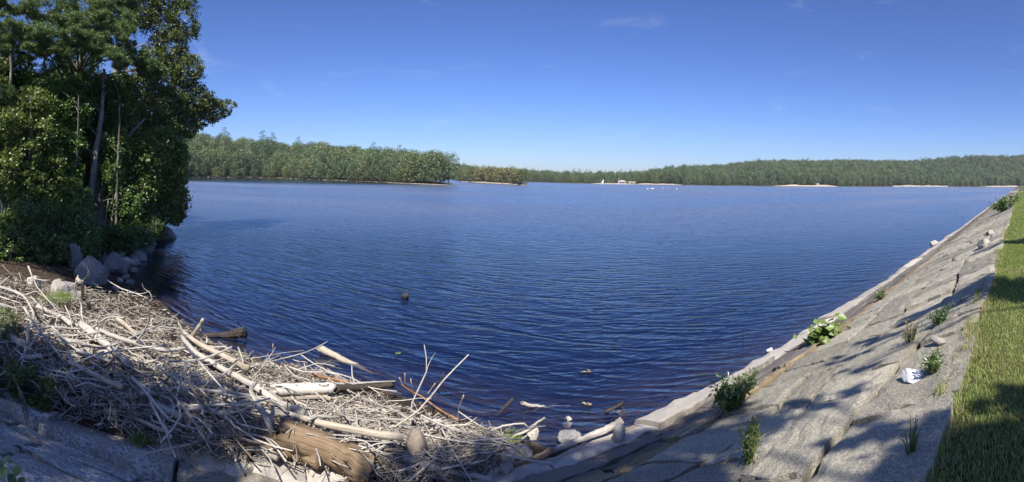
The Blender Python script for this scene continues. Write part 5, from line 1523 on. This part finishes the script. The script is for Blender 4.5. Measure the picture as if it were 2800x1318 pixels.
slope_plant("leafy_weed", "dark bush growing on the slope near the dam's far end", 2752, 573, None, 0.16, 'leaf_near', 8, 0.6, 40, 0.5, spread=1.3, hgt=1.0, n_leaf=26)
slope_plant("leafy_weed", "thin dry grass stalks by the lower grass edge", 2490, 1235, None, 0.02, 'dry', 9, 0.2, 12, 0.3, spread=0.12, hgt=0.22, n_leaf=6)

# creeping juniper over the slabs at the left edge
def juniper():
    r = np.random.default_rng(33)
    spots = [(20, 1040, 60, 26, 1), (70, 1075, 55, 22, 1), (110, 1100, 40, 20, 1), (10, 970, 50, 26, 1), (30, 905, 40, 22, .6), (15, 870, 40, 18, .6), (130, 1060, 26, 14, .7), (60, 1020, 50, 24, 1), (125, 1120, 20, 16, .6), (-20, 1080, 40, 20, .8)]
    b = at_pile(40, 1040, 0.0)
    e = empty("juniper", b); tag(e, "creeping green juniper sprawling over the slabs beside the driftwood", "shrub")
    Vs, Ts, k = [], [], 0; mb = MB()
    for px, py, rx, ry, d in spots:
        c = at_pile(px, py, 0.16); R = math.hypot(c[0], c[1])
        n = int(1500 * d)
        P, dd = puff_points(c, (rx * R / F, rx * R / F * 0.8, 0.12), n, r)
        P[:, 2] += r.random(n) * 0.05
        ax = unit(r.normal(size=(n, 3)) * np.array([1, 1, .5]) + np.array([0, 0, .5])); sd = unit(np.cross(ax, rand_dirs(n, r)))
        l = (0.035 + 0.035 * r.random(n))[:, None]
        V = np.stack([P - sd * .007, P + sd * .007, P + ax * l], 1).reshape(-1, 3) - b
        Vs.append(V); Ts.append(np.arange(n * 3).reshape(-1, 3) + k); k += len(V)
        for _ in range(4):
            q = c - b + r.normal(size=3) * np.array([.25, .25, .04])
            mb.add(*tube(curve_pts([(0, 0, 0.05), (q * .5) + (0, 0, .08), q], 5), [0.014, 0.005], 4, False))
    obj("stems", mb.mesh("stems"), M['bark'], e)
    obj("foliage", mesh("foliage", np.concatenate(Vs), np.concatenate(Ts)), M['juniper'], e)
juniper()

# broad leaves of a plant close to the viewer
def sprig():
    r = np.random.default_rng(3)
    pts = [(22, 1262, .055), (48, 1290, .07), (12, 1290, .06), (30, 1312, .07), (4, 1268, .05), (58, 1318, .06)]
    R = 3.6
    b = P_(0, 1318, R); b[2] -= 0.25
    e = empty("broadleaf_sprig", b); tag(e, "fresh green sprig of broad pointed leaves rising over the nearest slab", "plant")
    mb = MB()
    for i, (px, py, s_) in enumerate(pts):
        c = P_(px, py, R + r.normal() * 0.05) - b
        mb.add(*tube(curve_pts([(0, 0, -0.3), c * .5 + (0, 0, .02), c], 5), [0.004, 0.002], 5, False))
    obj("stem", mb.mesh("stem"), M['leaf_slope'], e)
    for i, (px, py, s_) in enumerate(pts):
        c = P_(px, py, R + r.normal() * 0.05) - b
        L, Wd = s_ * 1.5, s_ * 1.25
        prof = np.array([(0, 0), (.12, .36), (.32, .5), (.55, .42), (.8, .18), (1, 0)])
        V = [(0, -(p[0] - .4) * L, 0.0) for p in prof] + [(p[1] * Wd, -(p[0] - .4) * L, .018) for p in prof[1:-1]] + [(-p[1] * Wd, -(p[0] - .4) * L, .018) for p in prof[1:-1]]
        V = np.array(V); n = len(prof)
        Q, T = [], []
        for sgn, o0 in ((1, n), (-1, n + n - 2)):
            T.append((0, o0, 1) if sgn > 0 else (0, 1, o0))
            for q in range(1, n - 2):
                Q.append((q, o0 + q - 1, o0 + q, q + 1) if sgn > 0 else (q, q + 1, o0 + q, o0 + q - 1))
            T.append((n - 2, o0 + n - 3, n - 1) if sgn > 0 else (n - 2, n - 1, o0 + n - 3))
        o = obj("leaf", mesh("leaf", V, [np.array(Q), np.array(T)], True), M['leaf_squash'], e)
        o.location = c; o.rotation_euler = (0.7 + r.normal() * .25, r.normal() * .25, 0.5 + r.normal() * .6)
sprig()

# green water weed in the shallows and tufts among the driftwood
def weed(name, label, spots, seed, mat, L=0.05, n=500, kind="stuff"):
    r = np.random.default_rng(seed)
    Vs, Qs, Ts, As, k = [], [], [], [], 0
    for px, py, rad, z in spots:
        c = at(px, py, z)
        P = c + r.normal(size=(n, 3)) * np.array([rad, rad * .8, 0.008])
        V, Q, T, a = blades(P, L, 0.006, r, 1.6)
        Vs.append(V); Qs.append(Q + k); Ts.append(T + k); As.append(a * 0.75); k += len(V)
    o = obj(name, mesh(name, np.concatenate(Vs), [np.concatenate(Qs), np.concatenate(Ts)], False, {"tint": np.concatenate(As)}), M[mat])
    tag(o, label, None, None, kind)
weed("water_weed", "bright green weed in the shallows under the bleached branches", [(1240, 1240, .16, .03), (1300, 1262, .16, .03), (1180, 1235, .12, .05), (1330, 1215, .16, .02), (1390, 1200, .1, .02), (1270, 1285, .12, .08), (1000, 1155, .2, .1), (640, 985, .2, .15)], 5, 'grass', 0.05, 900)
weed("driftwood_grass", "tufts of yellow-green grass growing through the driftwood", [(150, 820, .22, .75), (170, 810, .15, .75), (122, 968, .07, .55), (380, 1205, .06, .4), (438, 1203, .06, .4), (540, 1215, .05, .45)], 6, 'grass', 0.10, 450)
# leaf litter under the grove edge
def leaf_litter():
    r = np.random.default_rng(8)
    n = 5000
    px = r.uniform(-20, 420, n); py = r.uniform(700, 810, n)
    P = np.array([at_ground(a, b_, 0.01) if i % 10 == 0 else (0, 0, 0) for i, (a, b_) in enumerate(zip(px, py))])
    P = P[::10]; P = np.repeat(P, 10, 0) + r.normal(size=(len(P) * 10, 3)) * np.array([.25, .3, .004])
    P = P[near_sd(P[:, 0], P[:, 1]) > 0.05]
    P[:, 2] = height(P[:, 0], P[:, 1]) + 0.015
    V, T = leaves(P, 0.06, r, 1.6, 0.6)
    o = obj("leaf_litter", mesh("leaf_litter", V, T), M['litter']); tag(o, "dry brown leaf litter on the bank behind the driftwood", None, None, "stuff")
leaf_litter()

# ------------------------------------------------------------------ things afloat
def lathe(prof, n=12):
    a = np.linspace(0, 2 * np.pi, n, endpoint=False)
    V = np.array([(r_ * math.cos(q), r_ * math.sin(q), z) for r_, z in prof for q in a])
    i = np.arange(len(prof) - 1)[:, None] * n; j = np.arange(n)[None]; j2 = (j + 1) % n
    return V, np.stack([i + j, i + j2, i + n + j2, i + n + j], -1).reshape(-1, 4)

def buoy(label, px, py, s, mat, lean=0.15):
    p = at(px, py, 0.0)
    e = empty("mooring_buoy", p); e.scale = (s, s, s); e.rotation_euler = (lean, 0, 0)
    tag(e, label, "buoy", "buoys out on the lake")
    V, Q = lathe([(0.01, -.35), (.3, -.3), (.42, 0), (.40, .18), (.25, .38), (.10, .46), (.01, .47)])
    obj("float", mesh("float", V, Q, True), M[mat], e)
    V, Q = lathe([(.05, .44), (.05, .62), (.09, .64), (.09, .70), (.01, .71)], 8)
    obj("ring_post", mesh("ring_post", V, Q, True), M['metal'], e)
buoy("upright white float, left of a close pair out on the lake", 1782, 517, .85, 'white')
buoy("upright white float, right of a close pair out on the lake", 1787, 516, .7, 'white', -.4)
buoy("small pinkish float alone between the pairs out on the lake", 1812, 515.5, .62, 'pink')
buoy("small pale float alone, nearer the sandy shore", 1827, 515.5, .6, 'wallpaint')
buoy("pale float next to a dark one out on the lake", 1850, 517.5, .7, 'white')
buoy("dark float next to a pale one out on the lake", 1854, 517.5, .6, 'dark')

def hull(L, Wd, H, n=9):
    V = []
    for i in range(n):
        f = i / (n - 1); w = Wd / 2 * (1 - (2 * f - 1) ** 4 * (0.96 if f > .5 else .25)) ; x = (f - .5) * L
        sh = H * (1 + .35 * (2 * f - 1) ** 2)
        V += [(x, -w, sh), (x, -w * .75, 0.02), (x, 0, -.1), (x, w * .75, 0.02), (x, w, sh), (x, w * .85, sh - .06), (x, 0, .12), (x, -w * .85, sh - .06)]
    k = 8; idx = np.arange(n * k).reshape(n, k)
    Q = [np.stack([idx[:-1, c_], idx[1:, c_], idx[1:, (c_ + 1) % k], idx[:-1, (c_ + 1) % k]], -1) for c_ in range(k)]
    Q = np.concatenate(Q)
    caps = [idx[0, [0, 1, 2, 7]], idx[0, [2, 3, 4, 5]], idx[-1, [7, 2, 1, 0]], idx[-1, [5, 4, 3, 2]]]
    return np.array(V), np.concatenate([Q, np.array(caps)])
p = at(1772, 517.5, 0.0)
e = empty("dinghy", p, 0.5); tag(e, "small white dinghy floating left of the paired floats", "dinghy")
V, Q = hull(1.7, .8, .32); obj("hull", mesh("hull", V, Q), M['white'], e)
V, Q = box(-.12, .12, -.36, .36, .22, .26); obj("seat", mesh("seat", V, Q), M['wallpaint'], e)

def sailboat(label, px, py, R, sail, group="small boats at the landing", s=1.0):
    x, y = pol(px, R)
    e = empty("sailing_dinghy", (x, y, 0.05), -0.3 + 0.2 * rng.random()); e.scale = (s, s, s); tag(e, label, "sailboat", group)
    V, Q = hull(3.6, 1.3, .4); obj("hull", mesh("hull", V, Q), M['white'], e)
    V, Q, T = tube(np.array([(0.4, 0, .1), (0.4, 0, 4.2)]), .045, 6); obj("mast", mesh("mast", V, [Q, T]), M['white'], e)
    V, Q, T = tube(np.array([(0.4, 0, .75), (-1.5, 0, .8)]), .035, 6); obj("boom", mesh("boom", V, [Q, T]), M['white'], e)
    if sail:
        n = 8; V = []
        for i in range(n):
            f = i / (n - 1); zz = .85 + 3.2 * f; w = 1.85 * (1 - f) ** .8
            for j in range(4):
                g_ = j / 3; V.append((0.36 - w * g_, .18 * math.sin(math.pi * g_) * (1 - f), zz))
        idx = np.arange(n * 4).reshape(n, 4)
        Q = np.stack([idx[:-1, :-1], idx[:-1, 1:], idx[1:, 1:], idx[1:, :-1]], -1).reshape(-1, 4)
        o = obj("sail", mesh("sail", np.array(V), Q), M['white'], e)
        sl = o.modifiers.new("cloth", 'SOLIDIFY'); sl.thickness = 0.02
sailboat("white sailing dinghy with its sail raised at the far landing", 1649, 505, 372, True, s=1.05)
for px, lab in ((1633, "masted white boat left of the raised sail"), (1642, "bare-masted white boat next to the raised sail"), (1655, "bare-masted white boat just right of the raised sail"), (1661.5, "bare-masted boat in the middle of the landing row"), (1667, "bare-masted white boat nearest the boathouse")):
    sailboat(lab, px, 505, 380, False, s=0.85)

# boathouse and landing on the far shore
x, y = pol(1701, 396)
az = col_az(1701)
e = empty("boathouse", (x, y, 0.4), -az); tag(e, "low boathouse with a pale hipped roof by the far landing", "house")
V, Q = box(-3.4, 3.4, -2.2, 2.2, 0, 2.0); obj("wall", mesh("wall", V, Q), M['wallpaint'], e)
V = np.array([(-4.2, -3, 2.0), (4.2, -3, 2.0), (4.2, 3, 2.0), (-4.2, 3, 2.0), (-1.5, 0, 3.4), (1.5, 0, 3.4), (-4.2, -3, 1.85), (4.2, -3, 1.85), (4.2, 3, 1.85), (-4.2, 3, 1.85)])
obj("roof", mesh("roof", V, [np.array([(0, 1, 5, 4), (2, 3, 4, 5), (6, 9, 8, 7), (0, 6, 7, 1), (1, 7, 8, 2), (2, 8, 9, 3), (3, 9, 6, 0)]), np.array([(1, 2, 5), (3, 0, 4)])]), M['roof'], e)
for i in range(6):
    V, Q, T = tube(np.array([(-3.6 + i * 1.44, -2.7, 0), (-3.6 + i * 1.44, -2.7, 1.85)]), .12, 6); obj("post", mesh("post", V, [Q, T]), M['white'], e)
for i in range(3):
    V, Q = box(-2.6 + i * 2.0, -1.4 + i * 2.0, -2.26, -2.2, .5, 1.7); obj("window", mesh("window", V, Q), M['dark'], e)
V, Q = box(-4.5, 4.5, -4.6, -2.2, -.5, 0.0); obj("deck", mesh("deck", V, Q), M['wallpaint'], e)
x, y = pol(1692, 392)
e = empty("light_pole", (x, y, 0.3), -col_az(1692)); tag(e, "tall pale pole with a lamp head beside the boathouse", "pole")
V, Q, T = tube(np.array([(0, 0, 0), (0, 0, 5.6)]), [.11, .08], 7); obj("post", mesh("post", V, [Q, T]), M['white'], e)
V, Q = box(-.15, .75, -.22, .22, 5.5, 5.75); obj("lamp_head", mesh("lamp_head", V, Q), M['metal'], e)
x, y = pol(1728, 400)
e = empty("landing_shed", (x, y, 0.5), -col_az(1728)); tag(e, "small low shed right of the boathouse on the far shore", "shed")
V, Q = box(-3, 3, -1.5, 1.5, 0, 1.3); obj("wall", mesh("wall", V, Q), M['wallpaint'], e)
V = np.array([(-3.4, -2, 1.3), (3.4, -2, 1.3), (3.4, 2, 1.3), (-3.4, 2, 1.3), (-3.4, 0, 2.1), (3.4, 0, 2.1)])
obj("roof", mesh("roof", V, [np.array([(0, 1, 5, 4), (2, 3, 4, 5), (0, 3, 2, 1)]), np.array([(1, 2, 5), (3, 0, 4)])]), M['sand'], e)
V, Q = box(-.5, .5, -1.56, -1.5, 0, 1.1); obj("door", mesh("door", V, Q), M['dark'], e)
x, y = pol(2236, far_r(2236) + 13)
e = empty("canopy", (x, y, 0.6), -col_az(2236)); tag(e, "white picnic canopy behind the sandy beach", "canopy")
V = np.array([(-2.2, -1.5, 1.9), (2.2, -1.5, 1.9), (2.2, 1.5, 1.9), (-2.2, 1.5, 1.9), (0, 0, 2.7)])
obj("cover", mesh("cover", V, [np.array([(0, 3, 2, 1)]), np.array([(0, 1, 4), (1, 2, 4), (2, 3, 4), (3, 0, 4)])]), M['white'], e)
for sx in (-2.1, 2.1):
    for sy in (-1.4, 1.4):
        V, Q, T = tube(np.array([(sx, sy, 0), (sx, sy, 1.9)]), .06, 5); obj("leg", mesh("leg", V, [Q, T]), M['white'], e)

# sandy rims and beaches
def strip(name, label, pxs, rf, depth, z1, mat, kind="structure"):
    V = []
    for i, px in enumerate(pxs):
        R = rf(px); fade = min(1.0, 4 * min(i, len(pxs) - 1 - i) / len(pxs) + 0.15)
        w = 0.7 + 0.6 * vnoise(np.array([px * .08]), np.array([1.0]), 3)[0]
        for rr, zz in ((R - 1.5, -.15), (R + depth * .35 * w, z1 * .5 * fade + .05), (R + depth * w, z1 * fade * w + .06), (R + depth * w + 8, z1 * fade * .6 - .3)):
            x, y = pol(px, rr); V.append((x, y, zz))
    idx = np.arange(len(pxs) * 4).reshape(-1, 4)
    Q = np.stack([idx[:-1, :-1], idx[1:, :-1], idx[1:, 1:], idx[:-1, 1:]], -1).reshape(-1, 4)
    o = obj(name, mesh(name, np.array(V), Q, True), mat); o["kind"] = kind; o["label"] = label
f_isl = lambda p: isl_r(p)
strip("island_beach", "thin sandy rim of the low island", np.arange(1252, 1441, 6), lambda p: float(isl_r(p)) - 1, 2, .5, M['sand'])
strip("landing_beach", "pale sandy strip right of the boathouse", np.arange(1735, 1868, 5), lambda p: float(far_r(p)), 6, .9, M['sand'])
strip("beach", "wide tan beach under the trees of the far shore", np.arange(2115, 2300, 5), lambda p: float(far_r(p)), 10, 1.5, M['sand'])
strip("far_bank", "pale bank by the dam's far end", np.arange(2690, 2800, 5), lambda p: float(far_r(p)), 8, 1.3, M['sand'])
strip("marina_shore", "pale landing shore beneath the small boats", np.arange(1618, 1740, 5), lambda p: float(far_r(p)) - 8, 5, .5, M['sand'])
strip("peninsula_spit", "thin sandy spit at the tip of the peninsula", np.arange(1060, 1225, 6), lambda p: float(pen_r(p)) - 2, 1.0, .12, M['sand'])
# long low stone wall on the far shore
e = empty("shore_wall", (0, 0, 0)); tag(e, "long low pale stone wall along the far shore", "wall")
for i, px in enumerate(np.arange(2442, 2592, 5.0)):
    R = float(far_r(px)) + 1
    x0_, y0_ = pol(px, R); x1_, y1_ = pol(px + 4.9, float(far_r(px + 4.9)) + 1)
    d = np.array([x1_ - x0_, y1_ - y0_]); nrm = np.array([x0_, y0_]) / R
    V, Q = box(0, 1, 0, 1, 0, 1)
    W_ = np.array([(x0_ + d[0] * v[0] + nrm[0] * v[1] * 1.2, y0_ + d[1] * v[0] + nrm[1] * v[1] * 1.2, -.4 + v[2] * (1.9 + .1 * math.sin(i * 2.1))) for v in V])
    obj("wall_section", mesh("wall_section", W_, Q), M['concrete'], e)
strip("wall_lawn", "strip of dry lawn above the low stone wall", np.arange(2444, 2590, 5), lambda p: float(far_r(p)) + 2.5, 10, 1.9, M['sand'])

# shore stones of the peninsula
for i in range(46):
    px = 440 + i * 13 + rng.normal() * 3
    x, y = pol(px, float(pen_r(px)) - 0.3)
    o = obj("shore_rock", bpy.data.meshes.get("shore_rock_base") or rock_mesh(301, .7, .6, .45)); 
    if i == 0: o.data.name = "shore_rock_base"; o.data.materials.append(M['stone_boulder'])
    s_ = .25 + .55 * rng.random() ** 2; o.scale = (s_ * 1.3, s_, s_ * .8); o.location = (x, y, .1); o.rotation_euler = (0, 0, rng.random() * 6)
    tag(o, "small rock along the waterline of the wooded peninsula", "rock", "rocks along the peninsula shore")

# outlet platform near the far end of the dam
X = 100.0
e = empty("outlet_platform", (X, 0.5, CREST_Z)); tag(e, "concrete outlet platform with a railing near the far end of the dam", "platform")
V, Q = box(-1.6, 1.6, -1.2, 1.9, -.38, .0); obj("deck", mesh("deck", V, Q), M['concrete'], e)
V, Q = box(-1.4, 1.4, -1.0, 1.6, -1.3, -.385); obj("abutment", mesh("abutment", V, Q), M['concrete'], e)
for sx in (-1.5, 1.5):
    V, Q, T = tube(np.array([(sx, 1.8, -.39), (sx, 1.8, -1.9)]), .10, 6); obj("pier", mesh("pier", V, [Q, T]), M['concrete'], e)
for i in range(4):
    V, Q, T = tube(np.array([(-1.5, 1.8 - i * .9, .0), (-1.5, 1.8 - i * .9, 1.0)]), .04, 5); obj("railing_post", mesh("railing_post", V, [Q, T]), M['metal'], e)
V, Q, T = tube(np.array([(-1.5, 1.8, 1.0), (-1.5, -.9, 1.0)]), .035, 5); obj("top_rail", mesh("top_rail", V, [Q, T]), M['metal'], e)
V, Q, T = tube(np.array([(-1.5, 1.8, .55), (-1.5, -.9, .55)]), .03, 5); obj("mid_rail", mesh("mid_rail", V, [Q, T]), M['metal'], e)

# small bits in the water
def bit(name, label, px, py, L, mat, seed, cat):
    r = np.random.default_rng(seed); p = at(px, py, 0.0)
    V, T = leaves(np.zeros((5, 3)) + r.normal(size=(5, 3)) * (.03, .03, .003), L, r, 2.0, 0.6)
    o = obj(name, mesh(name, V, T), mat); o.location = p + (0, 0, .02); tag(o, label, cat)
bit("floating_leaf", "pale green leaf floating alone in front of the heap", 1090, 970, .08, M['leaf_squash'], 1, "leaf")
bit("floating_leaf", "brown leaf floating in the shallows", 1612, 1108, .10, M['dry'], 2, "leaf")
bit("floating_leaf", "small dry leaf floating in open water", 1597, 1018, .10, M['dry'], 3, "leaf")
p = at(2096, 963, 0.0)
e = empty("paper_cup", p + (0, 0, .02)); tag(e, "white cup floating beside the ledge", "cup"); e.rotation_euler = (1.35, 0, 0.9)
V, Q = lathe([(.012, 0), (.035, 0), (.045, .12), (.048, .125), (.04, .12), (.03, .01), (.01, .01)], 14); obj("cup_body", mesh("cup_body", V, Q, True), M['white'], e)
V, Q = lathe([(.045, .118), (.05, .122), (.05, .13), (.045, .13)], 14); obj("cup_rim", mesh("cup_rim", V, Q, True), M['white'], e)
for i, (a, b_, za, zb, lab) in enumerate((((2037, 905), (2030, 935), .25, -.02, "thin twig standing out of the water off the ledge"),)):
    hero("twig", lab, [a, b_], .006, .008, 'log_dark', 90 + i, zs=[za, zb], cat="twig", segs=5, sides=5)

# ------------------------------------------------------------------ air
m, nt = nodes('haze'); t = NT(nt)
v = t.n("ShaderNodeVolumePrincipled", ins={'Color': (0.88, 0.93, 1.0, 1), 'Density': 0.00016, 'Anisotropy': 0.3})
t.out(None, v.outputs[0])
V, Q = box(-1400, 1500, -300, 1500, -9.5, 140)
o = obj("haze", mesh("haze", V, Q), m); o["kind"] = "stuff"; o["label"] = "thin bluish summer haze over the lake"
